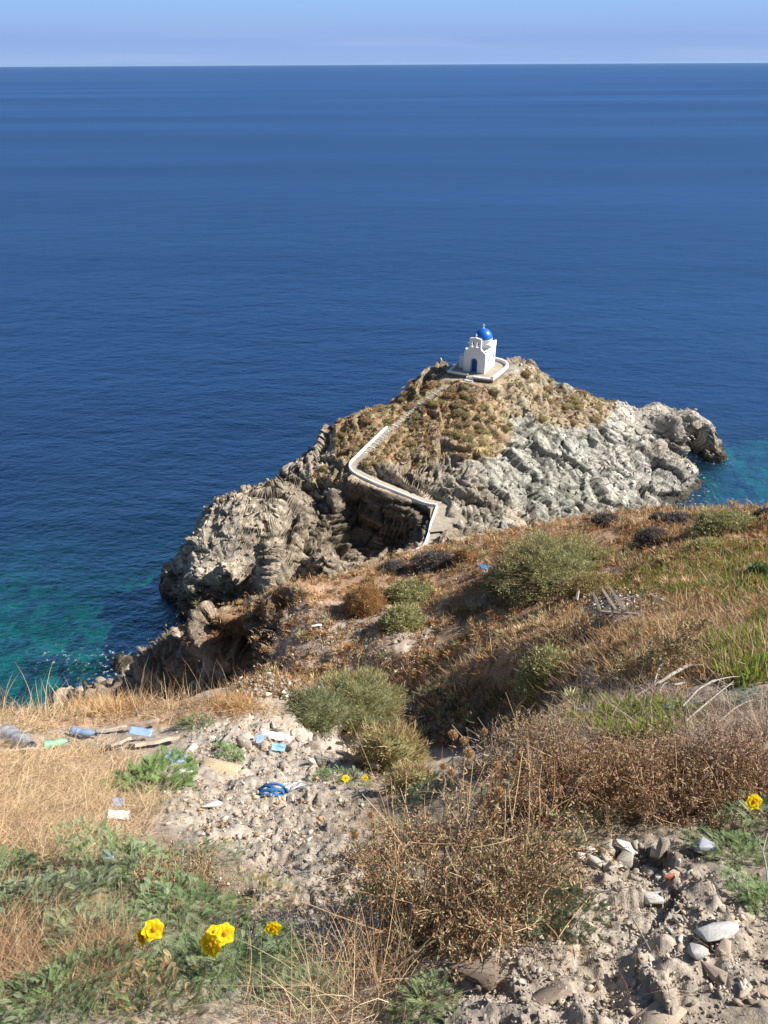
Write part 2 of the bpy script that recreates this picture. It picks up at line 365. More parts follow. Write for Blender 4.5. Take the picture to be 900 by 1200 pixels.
def smoothline(P, n=6):
    P = np.asarray(P); out = []
    for i in range(len(P) - 1):
        p0 = P[max(i - 1, 0)]; p1 = P[i]; p2 = P[i + 1]; p3 = P[min(i + 2, len(P) - 1)]
        for k in range(n):
            t = k / n
            out.append(0.5 * ((2 * p1) + (-p0 + p2) * t + (2 * p0 - 5 * p1 + 4 * p2 - p3) * t * t + (-p0 + 3 * p1 - 3 * p2 + p3) * t ** 3))
    out.append(P[-1]); return np.array(out)
PATH = smoothline(PATH, 5)
dp, zp = seg_dist(V, PATH)
CH = at_z(555, 436.5, 22.3)                       # centre of the chapel's front step
CHA = math.radians(27)                          # how far the front is turned to the left of the viewer
CX = np.array([math.cos(CHA), -math.sin(CHA)])  # along the front, to the right
CY = np.array([math.sin(CHA), math.cos(CHA)])   # into the building
loc = (V[:, :2] - CH[:2]); lu = loc @ CX; lv = loc @ CY
TU0, TU1, TV0, TV1 = -4.6, 5.2, -3.4, 7.4
td = np.maximum(np.maximum(TU0 - lu, lu - TU1), np.maximum(TV0 - lv, lv - TV1))
tm = sst(2.2, 0.0, td)
pm = sst(3.4, 0.9, dp)
LAND = np.array([at_z(*p) for p in [(505, 590, 11.2), (532, 592, 11.2), (548, 612, 11.0), (525, 622, 10.8), (503, 624, 10.8)]])
V[:, 2] = V[:, 2] * (1 - tm) + (CH[2] - 0.6) * tm
V[:, 2] = V[:, 2] * (1 - pm * (1 - tm)) + (zp - 0.1) * pm * (1 - tm)
calm = np.clip(np.maximum(tm, pm), 0, 1)
rr = rock * up * (1 - calm)
big = blobs(px0, py0, [(300, 620, 130, 90), (420, 620, 90, 60)])     # blockier seaward half
sn = np.array([0.35, -0.25, 0.90]); sn /= np.linalg.norm(sn)
sh = np.array([0.12, -0.20, 0.97]); sh /= np.linalg.norm(sh)
def bedding(P, nrm, lam, la_len, cr_len, seed, warp=1.0):
    """stacked, jointed beds: how far each slab stands out, and where the cracks run"""
    a_ = np.cross(nrm, [0.3, 1.0, 0.0]); a_ /= np.linalg.norm(a_); b_ = np.cross(nrm, a_)
    s_ = (P @ nrm + warp * (fbm(P / 14.0, 2, seed) * 1.2 + fbm(P / 2.6, 2, seed + 1) * 0.12)) / lam
    s_ = s_ + 0.35 * np.sin(s_ * 1.7); li = np.floor(s_); fs = s_ - li
    w_ = fbm(P / 3.0, 2, seed + 2) * 0.2
    f1_, f2_, c_ = worley(np.c_[(P @ a_) / la_len + li * 0.37 + w_, (P @ b_) / cr_len - li * 0.61 + w_, li * 5.3], seed)
    edge = np.minimum(fs, 1 - fs)
    return (c_ - 0.5) * lam * 0.9 + (fs - 0.5) * lam * 0.55, np.clip(sst(0.13, 0.0, edge) * 0.8 + sst(0.07, 0.0, f2_ - f1_), 0, 1), c_, fs
n0 = grid_normals(V, nr, nc)
m_ = up > 0.01; Vm = V[m_]
def both(lamR, lamL, lr, cr_, seed):
    r1 = bedding(Vm, sn, lamR, lr, cr_, seed); r2 = bedding(Vm, sh, lamL, lr * 1.2, cr_ * 1.2, seed + 5); g_ = (big[m_] > 0.5)
    o = []
    for u_, v_ in zip(r1, r2): f_ = np.zeros(len(V)); f_[m_] = np.where(g_, v_, u_); o.append(f_)
    return o
p1, k1, cid, _f = both(1.6, 1.9, 6.0, 4.0, 201)
p2, k2, cid2, _f = both(0.6, 0.75, 2.6, 1.5, 231)
crk = np.clip(k1 + 0.6 * k2, 0, 1)
rd = fbm(V / [7.0, 6.0, 6.0], 5, 77, ridged=True, gain=0.55) - 0.25
rf = fbm(V / 0.8, 3, 78) * 0.08
amp = up * (1 - np.maximum(tm, sst(1.5, 0.9, dp)))
steep = sst(0.95, 0.6, n0[:, 2])
disp = (p1 * (1.1 - 0.15 * big) - 0.45 * k1 * (1 + 0.6 * big) + p2 * 1.2 - 0.16 * k2 + rd * (0.8 - 0.25 * big) + rf) * rock * amp * (1 - 0.75 * blobs(px0, py0, [(775, 482, 95, 26), (245, 640, 50, 44), (295, 670, 60, 16, .7), (300, 600, 40, 16, .6)])) + (fbm(V / 1.2, 4, 12) * 0.45 + sst(0.1, 0.6, fbm(V / 1.1, 2, 19)) * 0.35 + p1 * 0.35) * veg * amp
V += n0 * disp[:, None]
V[:, 2] += (1 - up) * (fbm(V / 5, 3, 41) * 1.6 + sst(0.35, 0.75, fbm(V / 3.2, 2, 43)) * 1.3)
HN = grid_normals(V, nr, nc)
px, py, dep = project(V)
# albedo
zz = V[:, 2]
n_a = fbm(V / 6, 4, 51); n_b = fbm(V / 1.4, 3, 52)
col = np.tile(np.array([0.47, 0.39, 0.295]), (len(V), 1))
grey = blobs(px, py, [(640, 520, 95, 80), (700, 570, 110, 50), (600, 470, 70, 40, .7), (560, 560, 60, 60, .5)])
grey = grey * (0.75 + 0.3 * n_a)
col = mixc(col, [0.45, 0.455, 0.40], np.clip(grey, 0, 1))
arm = blobs(px, py, [(770, 490, 90, 40), (760, 550, 70, 40, .8)])
col = mixc(col, [0.58, 0.54, 0.475], arm * (0.8 + 0.2 * n_b))
pale = blobs(px, py, [(240, 640, 40, 40), (300, 600, 60, 26, .7), (360, 530, 40, 30, .8), (270, 665, 60, 20, .6), (520, 575, 50, 25, .4)])
col = mixc(col, [0.66, 0.575, 0.455], pale * (0.75 + 0.4 * n_a))
col *= (0.88 + 0.22 * cid[:, None]) * (0.92 + 0.16 * cid2[:, None]) * (1 + 0.25 * fbm(np.c_[V @ np.cross(sn, [0, 1, 0]) * 0.3, V[:, 1] * 0.3, (V @ sn) * 2.6], 4, 79))[:, None]
bowl_shade = blobs(px, py, [(450, 610, 55, 34), (400, 620, 60, 30, .6), (420, 585, 40, 14, .7), (280, 715, 110, 24, .9)])  # shade in the hollow below the path and left cliff foot, painted into albedo
col = mixc(col, [0.17, 0.135, 0.10], bowl_shade * 0.75)
rust = sst(0.15, 0.6, n_b) * 0.5 * blobs(px, py, [(330, 640, 160, 100), (520, 560, 80, 60)])
col = mixc(col, [0.30, 0.19, 0.11], rust)
vg = np.clip(veg * 1.25 + 0.45 * n_b * (veg > 0.05), 0, 1)
tuft = fbm(V / 1.6, 3, 61)
vcol = np.where(tuft[:, None] > 0.12, [0.36, 0.31, 0.16], np.where(n_a[:, None] > 0.1, [0.40, 0.26, 0.15], [0.46, 0.33, 0.20]))
col = col * (1 - vg[:, None]) + vcol * vg[:, None]
redp = blobs(px, py, [(545, 462, 30, 16, .8), (500, 500, 20, 14, .4)])
col = mixc(col, [0.45, 0.27, 0.19], redp * (0.6 + n_b * 0.5))
trod = sst(1.0, 0.5, dp + 0.25 * n_b) * (1 - tm)
col = mixc(col, [0.42, 0.37, 0.30], trod * 0.7)
wet = sst(1.6, 0.5, zz + n_b * 0.5)
col *= (1 - 0.45 * crk * rr)[:, None]
col = mixc(col, [0.055, 0.048, 0.038], wet * 0.9)
bed = sst(-0.2, -1.4, zz)
weed = sst(-0.05, 0.35, fbm(V / 4.0, 4, 63) + 0.1 * n_b)
bcol = mixc(np.tile([0.42, 0.52, 0.44], (len(V), 1)) * (1 + 0.55 * fbm(V / 1.3, 3, 65))[:, None], [0.10, 0.16, 0.11], weed * 0.8)
bcol = mixc(bcol, [0.22, 0.24, 0.10], sst(-2.6, -1.6, zz))
col = col * (1 - bed[:, None]) + bcol * bed[:, None]
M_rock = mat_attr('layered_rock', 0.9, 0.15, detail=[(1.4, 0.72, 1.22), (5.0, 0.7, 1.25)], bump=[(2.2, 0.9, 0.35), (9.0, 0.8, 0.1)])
HF = grid_faces(nr, nc)
def add_bedding(m_, k=1.0):
    t = m_.node_tree; p = [n for n in t.nodes if n.type == 'BSDF_PRINCIPLED'][0]
    tc_ = N(t, 'ShaderNodeTexCoord'); mp_ = N(t, 'ShaderNodeMapping'); mp_.vector_type = 'TEXTURE'
    q_ = Vector(sn).to_track_quat('Z', 'Y').to_euler(); mp_.inputs['Rotation'].default_value = q_; mp_.inputs['Scale'].default_value = (3.0 / k, 3.0 / k, 0.22 / k)
    t.links.new(tc_.outputs['Object'], mp_.inputs[0]); n_ = N(t, 'ShaderNodeTexNoise'); n_.inputs['Scale'].default_value = 1.0; n_.inputs['Detail'].default_value = 5; n_.inputs['Roughness'].default_value = 0.7
    t.links.new(mp_.outputs[0], n_.inputs['Vector']); b_ = N(t, 'ShaderNodeBump'); b_.inputs['Strength'].default_value = 1.0; b_.inputs['Distance'].default_value = 0.17 / k
    t.links.new(n_.outputs['Fac'], b_.inputs['Height']); l0 = p.inputs['Normal'].links[0].from_socket; t.links.new(l0, b_.inputs['Normal']); t.links.new(b_.outputs[0], p.inputs['Normal'])
    r_ = N(t, 'ShaderNodeMapRange'); r_.inputs['From Min'].default_value = 0.33; r_.inputs['From Max'].default_value = 0.62; r_.inputs['To Min'].default_value = 0.55; r_.inputs['To Max'].default_value = 1.12
    t.links.new(n_.outputs['Fac'], r_.inputs['Value']); x_ = N(t, 'ShaderNodeMix', data_type='RGBA', blend_type='MULTIPLY'); x_.inputs[0].default_value = 1
    l1 = p.inputs['Base Color'].links[0].from_socket; t.links.new(l1, x_.inputs[6]); t.links.new(r_.outputs[0], x_.inputs[7]); t.links.new(x_.outputs[2], p.inputs['Base Color'])
add_bedding(M_rock)
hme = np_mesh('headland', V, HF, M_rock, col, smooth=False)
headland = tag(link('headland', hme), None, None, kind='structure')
HCOL = col; HROCK = rock * up * (1 - np.maximum(tm, sst(2.0, 1.3, dp))); HV = V; Hpx, Hpy, Hd, Hveg, Hz = px, py, dep, veg, zz

# ------------------------------------------------------------------ sea
rings = np.r_[np.linspace(20, 260, 160), np.geomspace(264, 60000, 150)]
ang = np.radians(np.linspace(-30, 210, 481))
A, Rr = np.meshgrid(ang, rings)
sx = Rr * np.cos(ang)[None, :]; sy = Rr * np.sin(ang)[None, :]
SV = np.c_[sx.ravel(), sy.ravel(), np.zeros(sx.size)]
sd_ = np.full(len(SV), -60.0)
m = (np.abs(SV[:, 0]) < 140) & (SV[:, 1] > 20) & (SV[:, 1] < 230)
sd_[m] = base(SV[m, 0], SV[m, 1])
spx, spy, _ = project(SV)
shal = np.exp(np.minimum(sd_, 0) / 4.8)
shal = np.where(m, shal, 0) * sst(168, 152, SV[:, 1]) * sst(108, 96, SV[:, 0]) * sst(-73, -66, SV[:, 0]) * sst(CUT + 1, CUT + 5, SV[:, 1])
foam = np.where(m, sst(-2.8, -0.4, sd_), 0)
m_, t = new_mat('sea_water'); o = N(t, 'ShaderNodeOutputMaterial')
geo = N(t, 'ShaderNodeNewGeometry')
def nse(scale, det, vec, rough=0.55, map_=None):
    n = N(t, 'ShaderNodeTexNoise'); n.inputs['Scale'].default_value = scale; n.inputs['Detail'].default_value = det; n.inputs['Roughness'].default_value = rough
    if map_:
        mm = N(t, 'ShaderNodeMapping'); mm.inputs['Scale'].default_value = map_[0]; mm.inputs['Rotation'].default_value = (0, 0, map_[1]); t.links.new(vec, mm.inputs[0]); vec = mm.outputs[0]
    t.links.new(vec, n.inputs['Vector']); return n.outputs['Fac']
pos = geo.outputs['Position']
h1 = nse(1.05, 5, pos, 0.65, ((0.8, 1.25, 1), 0.35)); h2 = nse(0.24, 4, pos, 0.6, ((0.75, 1.3, 1), 0.5)); h3 = nse(2.2, 4, pos, 0.6, ((0.7, 1.3, 1), 0.2))
def bmp(h, dist, prev=None):
    b = N(t, 'ShaderNodeBump'); b.inputs['Strength'].default_value = 1; b.inputs['Distance'].default_value = dist; t.links.new(h, b.inputs['Height'])
    if prev: t.links.new(prev.outputs[0], b.inputs['Normal'])
    return b
h4 = nse(0.055, 4, pos, 0.6, ((0.7, 1.4, 1), 0.3))
b2 = bmp(h3, 0.6, bmp(h1, 3.2, bmp(h2, 6.5, bmp(h4, 13.0))))      # light scattered inside the waves
b3 = bmp(h3, 0.03, bmp(h1, 0.22, bmp(h2, 0.5, bmp(h4, 1.0))))                    # the mirror-like surface
patch = nse(0.011, 4, pos, 0.6, ((0.35, 1.4, 1), 0.15)); patch2 = nse(0.0022, 4, pos, 0.6, ((0.3, 1.6, 1), -0.1))
addp = N(t, 'ShaderNodeMath', operation='ADD'); t.links.new(patch, addp.inputs[0]); t.links.new(patch2, addp.inputs[1])
mr = N(t, 'ShaderNodeMapRange'); mr.inputs['From Min'].default_value = 0.75; mr.inputs['From Max'].default_value = 1.25; t.links.new(addp.outputs[0], mr.inputs['Value'])
deep = N(t, 'ShaderNodeMix', data_type='RGBA'); deep.inputs[6].default_value = (0.0003, 0.0072, 0.031, 1); deep.inputs[7].default_value = (0.0005, 0.0098, 0.041, 1); t.links.new(mr.outputs[0], deep.inputs[0])
ash = N(t, 'ShaderNodeAttribute', attribute_name='shallow')
mid = N(t, 'ShaderNodeMix', data_type='RGBA'); t.links.new(deep.outputs[2], mid.inputs[6]); mid.inputs[7].default_value = (0.0004, 0.036, 0.046, 1)
mrs = N(t, 'ShaderNodeMapRange'); mrs.inputs['From Max'].default_value = 0.20; t.links.new(ash.outputs['Fac'], mrs.inputs['Value']); t.links.new(mrs.outputs[0], mid.inputs[0])
dif = N(t, 'ShaderNodeBsdfDiffuse'); t.links.new(mid.outputs[2], dif.inputs[0]); t.links.new(b2.outputs[0], dif.inputs['Normal'])
trn = N(t, 'ShaderNodeBsdfTransparent'); trn.inputs[0].default_value = (0.05, 0.52, 0.46, 1)
ms = N(t, 'ShaderNodeMixShader')
mrt = N(t, 'ShaderNodeMapRange'); mrt.inputs['From Min'].default_value = 0.04; mrt.inputs['From Max'].default_value = 0.45; mrt.inputs['To Max'].default_value = 0.85; t.links.new(ash.outputs['Fac'], mrt.inputs['Value'])
t.links.new(mrt.outputs[0], ms.inputs[0]); t.links.new(dif.outputs[0], ms.inputs[1]); t.links.new(trn.outputs[0], ms.inputs[2])
gl = N(t, 'ShaderNodeBsdfGlossy'); gl.inputs['Roughness'].default_value = 0.07; gl.inputs[0].default_value = (0.42, 0.66, 0.96, 1); t.links.new(b3.outputs[0], gl.inputs['Normal'])
fre = N(t, 'ShaderNodeFresnel'); fre.inputs['IOR'].default_value = 1.30; t.links.new(b3.outputs[0], fre.inputs['Normal'])
frm = N(t, 'ShaderNodeMath', operation='MULTIPLY'); fpw = N(t, 'ShaderNodeMath', operation='POWER'); fpw.inputs[1].default_value = 1.3; t.links.new(fre.outputs[0], fpw.inputs[0]); t.links.new(fpw.outputs[0], frm.inputs[0])
streak = nse(0.0016, 5, pos, 0.6, ((0.35, 2.2, 1), 0.12)); smr = N(t, 'ShaderNodeMapRange'); smr.inputs['From Min'].default_value = 0.35; smr.inputs['From Max'].default_value = 0.68; smr.inputs['To Min'].default_value = 0.45; smr.inputs['To Max'].default_value = 0.60; t.links.new(streak, smr.inputs['Value']); t.links.new(smr.outputs[0], frm.inputs[1])
mg = N(t, 'ShaderNodeMixShader'); t.links.new(frm.outputs[0], mg.inputs[0]); t.links.new(ms.outputs[0], mg.inputs[1]); t.links.new(gl.outputs[0], mg.inputs[2])
af = N(t, 'ShaderNodeAttribute', attribute_name='foam'); fn = nse(1.3, 6, pos, 0.75)
fm = N(t, 'ShaderNodeMapRange'); fm.inputs['From Min'].default_value = 0.57; fm.inputs['From Max'].default_value = 0.68; t.links.new(fn, fm.inputs['Value'])
fmm = N(t, 'ShaderNodeMath', operation='MULTIPLY'); t.links.new(fm.outputs[0], fmm.inputs[0]); t.links.new(af.outputs['Fac'], fmm.inputs[1])
fd = N(t, 'ShaderNodeBsdfDiffuse'); fd.inputs[0].default_value = (0.75, 0.8, 0.82, 1)
mf = N(t, 'ShaderNodeMixShader'); t.links.new(fmm.outputs[0], mf.inputs[0]); t.links.new(mg.outputs[0], mf.inputs[1]); t.links.new(fd.outputs[0], mf.inputs[2])
t.links.new(mf.outputs[0], o.inputs[0])
sme = np_mesh('sea', SV, grid_faces(len(rings), len(ang)), m_, None, True, {'shallow': shal, 'foam': foam})
tag(link('sea', sme), None, None, kind='structure')

bed_m = mat_plain('sea_bed_sand', (0.05, 0.08, 0.07), 0.95, 0.5, 0.2, 0.2, 1.0, 0.1)
tag(link('sea_bed', np_mesh('sea_bed', np.array([(-600, -100, -34.0), (600, -100, -34.0), (600, 900, -34.0), (-600, 900, -34.0)]), np.array([[0, 1, 2, 3]]), bed_m)), None, None, kind='structure')
# ------------------------------------------------------------------ near hillside (polar sheet, finer towards the viewer)
th = np.radians(np.arange(-82, 82.01, 0.165))
rad = np.concatenate([[0.35], np.geomspace(0.45, 92, 700)])
nr, nc = len(rad), len(th)
T, R_ = np.meshgrid(th, rad)
X = R_ * np.sin(T); Y = R_ * np.cos(T) - 0.2
z0 = base(X, Y)
V = np.c_[X.ravel(), Y.ravel(), z0]; rv = R_.ravel()
gpx, gpy, gd = project(V)
n0 = grid_normals(V, nr, nc)
slope = 1 - n0[:, 2]
cliff = np.clip(blobs(gpx, gpy, [(200, 775, 75, 32), (100, 800, 80, 30), (290, 700, 60, 18, .5), (280, 790, 45, 30, .8), (560, 850, 80, 30, .35)]) * (rv > 14) + sst(35, 48, rv) + blobs(gpx, gpy, [(250, 770, 150, 70)]) * (rv > 15) * sst(0.22, 0.36, slope), 0, 1)
rubble = blobs(gpx, gpy, [(340, 870, 120, 50), (300, 940, 130, 60, .9), (360, 1010, 80, 60, .8), (400, 745, 110, 42), (730, 712, 60, 20), (770, 1080, 110, 110), (620, 1170, 140, 60, .8), (330, 1080, 60, 40, .7)])
cp1, ck1, cid, _f = bedding(V, sh, 0.8, 2.6, 1.8, 301, 0.5)
cp2, ck2, _c, _f = bedding(V, sh, 0.28, 1.0, 0.6, 331, 0.4)
cd_ = cp1 * 1.3 - 0.22 * ck1 + cp2 * 1.2 - 0.08 * ck2 + 0.5 * (fbm(V / 2.2, 4, 133, ridged=True) - 0.2)
m = cliff > 0.01
d = np.zeros(len(V)); d[m] = (cd_ * cliff)[m] * 1.0
small = 1 - cliff
fade = sst(1.0, 9.0, rv)
d += small * fbm(V / 1.7, 3, 140) * (0.07 + 0.18 * fade)
d += small * fbm(V / 0.35, 4, 141) * (0.04 + 0.05 * fade)
nearm = rv < 11
c1, c2, ci = worley(V[nearm] / 0.085 + fbm(V[nearm] / 0.1, 2, 4)[:, None] * 0.6, 21)
clod = sst(0.55, 0.1, c1) * (0.2 + ci) * 0.014
k1, k2, ki = worley(V[nearm] / 0.26 + fbm(V[nearm] / 0.2, 2, 5)[:, None] * 0.5, 22)
clod += ((ki - 0.5) * 0.03 + worley.facet * 0.02) * rubble[nearm]
d[nearm] += clod * (0.6 + 1.3 * rubble[nearm]) + fbm(V[nearm] / 0.05, 3, 145) * 0.014 + fbm(V[nearm] / 0.16, 3, 146, ridged=True) * 0.03 * rubble[nearm]
V += n0 * d[:, None]
GN = grid_normals(V, nr, nc)
gpx, gpy, gd = project(V)
n_a = fbm(V / 1.3, 4, 151); n_b = fbm(V / 0.25, 3, 152); n_c = fbm(V / 0.06, 2, 153)
orange = blobs(gpx, gpy, [(450, 740, 260, 75, .9), (560, 640, 260, 35, .9), (800, 630, 140, 40, .9), (560, 790, 120, 30, .8), (130, 830, 160, 22), (40, 940, 130, 70, .8), (60, 1130, 120, 50, .9), (780, 740, 200, 40, .6)])
gcol = np.tile(np.array([0.345, 0.285, 0.225]), (len(V), 1))
gcol = mixc(gcol, [0.40, 0.21, 0.10], np.clip(orange * (0.65 + 0.6 * n_a), 0, 1))
gcol = mixc(gcol, [0.42, 0.37, 0.315], np.clip(rubble * (0.7 + 0.5 * n_b), 0, 1))
gcol = mixc(gcol, [0.36, 0.30, 0.24], blobs(gpx, gpy, [(740, 1100, 190, 110), (340, 1050, 90, 60, .7)]) * np.clip(0.55 + 1.2 * n_a, 0, 1))
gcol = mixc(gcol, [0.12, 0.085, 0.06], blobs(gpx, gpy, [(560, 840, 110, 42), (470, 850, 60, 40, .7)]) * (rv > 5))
humus = blobs(gpx, gpy, [(120, 1060, 190, 90, .8), (650, 960, 260, 70, .8), (180, 930, 60, 25, .6), (780, 830, 170, 50, .6)])
gcol = mixc(gcol, [0.17, 0.125, 0.08], np.clip(humus * (0.7 + 0.4 * n_a), 0, 1))
gcol = mixc(gcol, [0.42, 0.345, 0.26], cliff * 0.9)
gcol *= (1 - 0.4 * ck1 * cliff)[:, None]
gcol = mixc(gcol, [0.34, 0.19, 0.10], blobs(gpx, gpy, [(272, 755, 36, 32), (300, 715, 50, 12)]) * np.clip(0.7 + n_a, 0, 1))
gcol *= (1 + 0.30 * n_b + 0.25 * n_c)[:, None]
gcol *= np.where(cliff > 0.2, 0.8 + 0.4 * cid, 1)[:, None]
GF = grid_faces(nr, nc)
fy = V[GF[:, 0], 1]; keep = (fy < CUT + 0.4) & (rv[GF[:, 0]] < 91)
M_soil = mat_attr('stony_soil', 0.95, 0.1, detail=[(22.0, 0.75, 1.2), (90.0, 0.8, 1.15)], bump=[(40.0, 0.5, 0.01), (160.0, 0.5, 0.004)])
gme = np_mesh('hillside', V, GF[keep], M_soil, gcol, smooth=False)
M_ledge = mat_attr('ledge_rock', 0.9, 0.15, detail=[(3.0, 0.7, 1.25), (12.0, 0.7, 1.25)], bump=[(6.0, 0.9, 0.12), (25.0, 0.8, 0.03)]); add_bedding(M_ledge, 2.5)
gme.materials.append(M_ledge); gme.polygons.foreach_set('material_index', (cliff[GF[keep][:, 0]] > 0.45).astype(np.int32))
hillside = tag(link('hillside', gme), None, None, kind='structure')
GV = V; Gk = keep; Gr = rv; Gcliff = cliff; Grub = rubble; Gor = orange
bpy.context.view_layer.update()
def hit(px, py, which=None):
    """where the sight line through a pixel meets the ground"""
    r = ray(px, py); r = r / np.linalg.norm(r)
    best = None
    for o in ([which] if which else [hillside, headland]):
        ok, loc, nrm, _ = o.ray_cast(Vector(EYE), Vector(r))
        if ok:
            dd = (np.array(loc) - EYE) @ _F
            if best is None or dd < best[2]: best = (np.array(loc), np.array(nrm), dd)
    return best
def drop(x, y, which=None):
    for o in ([which] if which else [hillside, headland]):
        ok, loc, nrm, _ = o.ray_cast(Vector((x, y, 200)), Vector((0, 0, -1)))
        if ok: return np.array(loc), np.array(nrm)
    return np.array([x, y, base(np.array([x]), np.array([y]))[0]]), np.array([0, 0, 1.0])
# ------------------------------------------------------------------ buildings of the headland
def box_bm(V, F, x0, x1, y0, y1, z0, z1):
    b = len(V); V += [(x0, y0, z0), (x1, y0, z0), (x1, y1, z0), (x0, y1, z0), (x0, y0, z1), (x1, y0, z1), (x1, y1, z1), (x0, y1, z1)]
    F += [[b, b + 3, b + 2, b + 1], [b + 4, b + 5, b + 6, b + 7], [b, b + 1, b + 5, b + 4], [b + 1, b + 2, b + 6, b + 5], [b + 2, b + 3, b + 7, b + 6], [b + 3, b, b + 4, b + 7]]
def py_mesh(name, V, F, mat, smooth=False, bevel=0):
    me = bpy.data.meshes.new(name); me.from_pydata([tuple(v) for v in V], [], [list(f) for f in F]); me.update()
    if bevel or True:
        import bmesh
        bm = bmesh.new(); bm.from_mesh(me)
        bmesh.ops.recalc_face_normals(bm, faces=bm.faces)
        if bevel: bmesh.ops.bevel(bm, geom=bm.edges[:], offset=bevel, segments=2, affect='EDGES', clamp_overlap=True)
        bm.to_mesh(me); bm.free()
    if smooth:
        for p in me.polygons: p.use_smooth = True
    me.materials.append(mat); return me
def outline_wall(pts, y0, y1, holes=()):
    """upright slab: outline in x,z extruded from y0 to y1, with holes cut (bmesh triangle fill)"""
    import bmesh
    bm = bmesh.new(); edges = []
    for loop in [pts] + list(holes):
        vs = [bm.verts.new((x, y0, z)) for x, z in loop]
        for i in range(len(vs)): edges.append(bm.edges.new((vs[i], vs[(i + 1) % len(vs)])))
    r = bmesh.ops.triangle_fill(bm, use_beauty=True, use_dissolve=False, edges=edges)
    fs = [g for g in r['geom'] if isinstance(g, bmesh.types.BMFace)]
    e = bmesh.ops.extrude_face_region(bm, geom=fs)
    bmesh.ops.translate(bm, vec=(0, y1 - y0, 0), verts=[g for g in e['geom'] if isinstance(g, bmesh.types.BMVert)])
    bmesh.ops.recalc_face_normals(bm, faces=bm.faces)
    return bm
def bm_obj(name, bm, mat, parent=None, smooth=False):
    me = bpy.data.meshes.new(name); bm.to_mesh(me); bm.free(); me.materials.append(mat)
    if smooth:
        for p in me.polygons: p.use_smooth = True
    return link(name, me, parent)
def arch(cx, z0, w, zs, n=10):
    """arched opening outline: width w, springing at zs"""
    r = w / 2
    return [(cx - r, z0), (cx + r, z0)] + [(cx + r * math.cos(a), zs + r * math.sin(a)) for a in np.linspace(0, PI, n + 1)]
M_white = mat_plain('whitewash', (0.80, 0.79, 0.77), 0.85, 0.06, 1.2, 0.5, 5.0, 0.2, dist=0.03)
M_blue = mat_plain('blue_paint', (0.008, 0.13, 0.52), 0.38, 0.15, 2.0, 0.2, 6.0, 0.5, dist=0.01)
M_dblue = mat_plain('dark_blue_paint', (0.012, 0.05, 0.20), 0.5, 0.15, 2.0, 0.1, 6.0, 0.4)
M_paving = mat_plain('stone_paving', (0.38, 0.33, 0.26), 0.9, 0.25, 1.6, 0.5, 4.0, 0.15, dist=0.05)
M_masonry = mat_plain('rubble_masonry', (0.24, 0.21, 0.17), 0.9, 0.5, 2.5, 1.0, 3.5, 0.1, dist=0.15)
M_bronze = mat_plain('bronze', (0.12, 0.09, 0.05), 0.45, 0.2, 5, 0.1, 20, 0.5, 0.8)
M_glass = mat_plain('dark_glass', (0.02, 0.03, 0.04), 0.15, 0.0, 5, 0.0, 20, 0.5)

fz = CH[2]
rzC = -CHA
chapel = empty('chapel', (CH[0], CH[1], fz), 'small whitewashed chapel with blue dome, twin-bell gable and blue door on headland summit', 'chapel', rz=rzC, scale=(1.0, 1.0, 1.1))
W2 = 2.15; LN = 5.6; HW = 3.55
# front wall with door opening, side shoulders stepping up to the bell gable
front = [(-W2, 0), (W2, 0), (W2, 3.35), (1.75, 3.75), (1.20, 4.05), (1.12, 4.45), (1.12, 5.85), (0.55, 5.95), (0, 6.05), (-0.55, 5.95), (-1.12, 5.85), (-1.12, 4.45), (-1.20, 4.05), (-1.75, 3.75), (-W2, 3.35)]
bmf = outline_wall(front, 0, 0.42, [arch(-0.02, 0.06, 1.0, 1.85), arch(-0.47, 4.35, 0.46, 5.15, 8), arch(0.47, 4.35, 0.46, 5.15, 8)])
fw = bm_obj('front_wall', bmf, M_white, chapel)
V_, F_ = [], []
box_bm(V_, F_, -W2 + 0.003, W2 - 0.003, 0.42, LN, 0, HW)             # nave
box_bm(V_, F_, -W2 - 0.05, W2 + 0.05, 2.7, LN + 0.05, HW - 0.02, HW + 0.75)   # raised block that carries the drum
box_bm(V_, F_, W2 - 0.35, W2 + 0.06, 2.0, LN + 0.06, HW + 0.73, HW + 0.95)
box_bm(V_, F_, -W2 - 0.06, -W2 + 0.35, 2.0, LN + 0.06, HW + 0.73, HW + 0.95)
link('nave', py_mesh('nave', V_, F_, M_white, bevel=0.05), chapel)
# parapet coping on the shoulders and the small fillets beside the gable
V_, F_ = [], []
box_bm(V_, F_, W2 - 0.32, W2 + 0.02, 0.42, 2.7, HW - 0.01, HW + 0.28)
link('parapet', py_mesh('parapet', V_, F_, M_white, bevel=0.05), chapel)
V_, F_ = [], []
box_bm(V_, F_, -W2 - 0.02, -W2 + 0.32, 0.42, 2.7, HW - 0.01, HW + 0.28)
link('parapet', py_mesh('parapet', V_, F_, M_white, bevel=0.05), chapel)
def lathe(prof, n=32):
    V, F = [], []
    for r, z in prof:
        for k in range(n): V.append((r * math.cos(2 * PI * k / n), r * math.sin(2 * PI * k / n), z))
    m = len(prof)
    for i in range(m - 1):
        for k in range(n):
            F.append([i * n + k, i * n + (k + 1) % n, (i + 1) * n + (k + 1) % n, (i + 1) * n + k])
    return V, F
Vd, Fd = lathe([(1.72, 0), (1.72, 0.62), (1.80, 0.66), (1.80, 0.76), (1.6, 0.78)])
drum = link('drum', py_mesh('drum', Vd, Fd, M_white, True), chapel, (0, 4.0, HW + 0.7))
prof = [(1.76 * math.cos(a), 1.62 * math.sin(a)) for a in np.linspace(0, PI / 2 - 0.02, 14)]
Vd, Fd = lathe(prof + [(0.0, 1.62)])
dome = link('dome', py_mesh('dome', Vd, Fd, M_blue, True), chapel, (0, 4.0, HW + 1.48))
V_, F_ = [], []
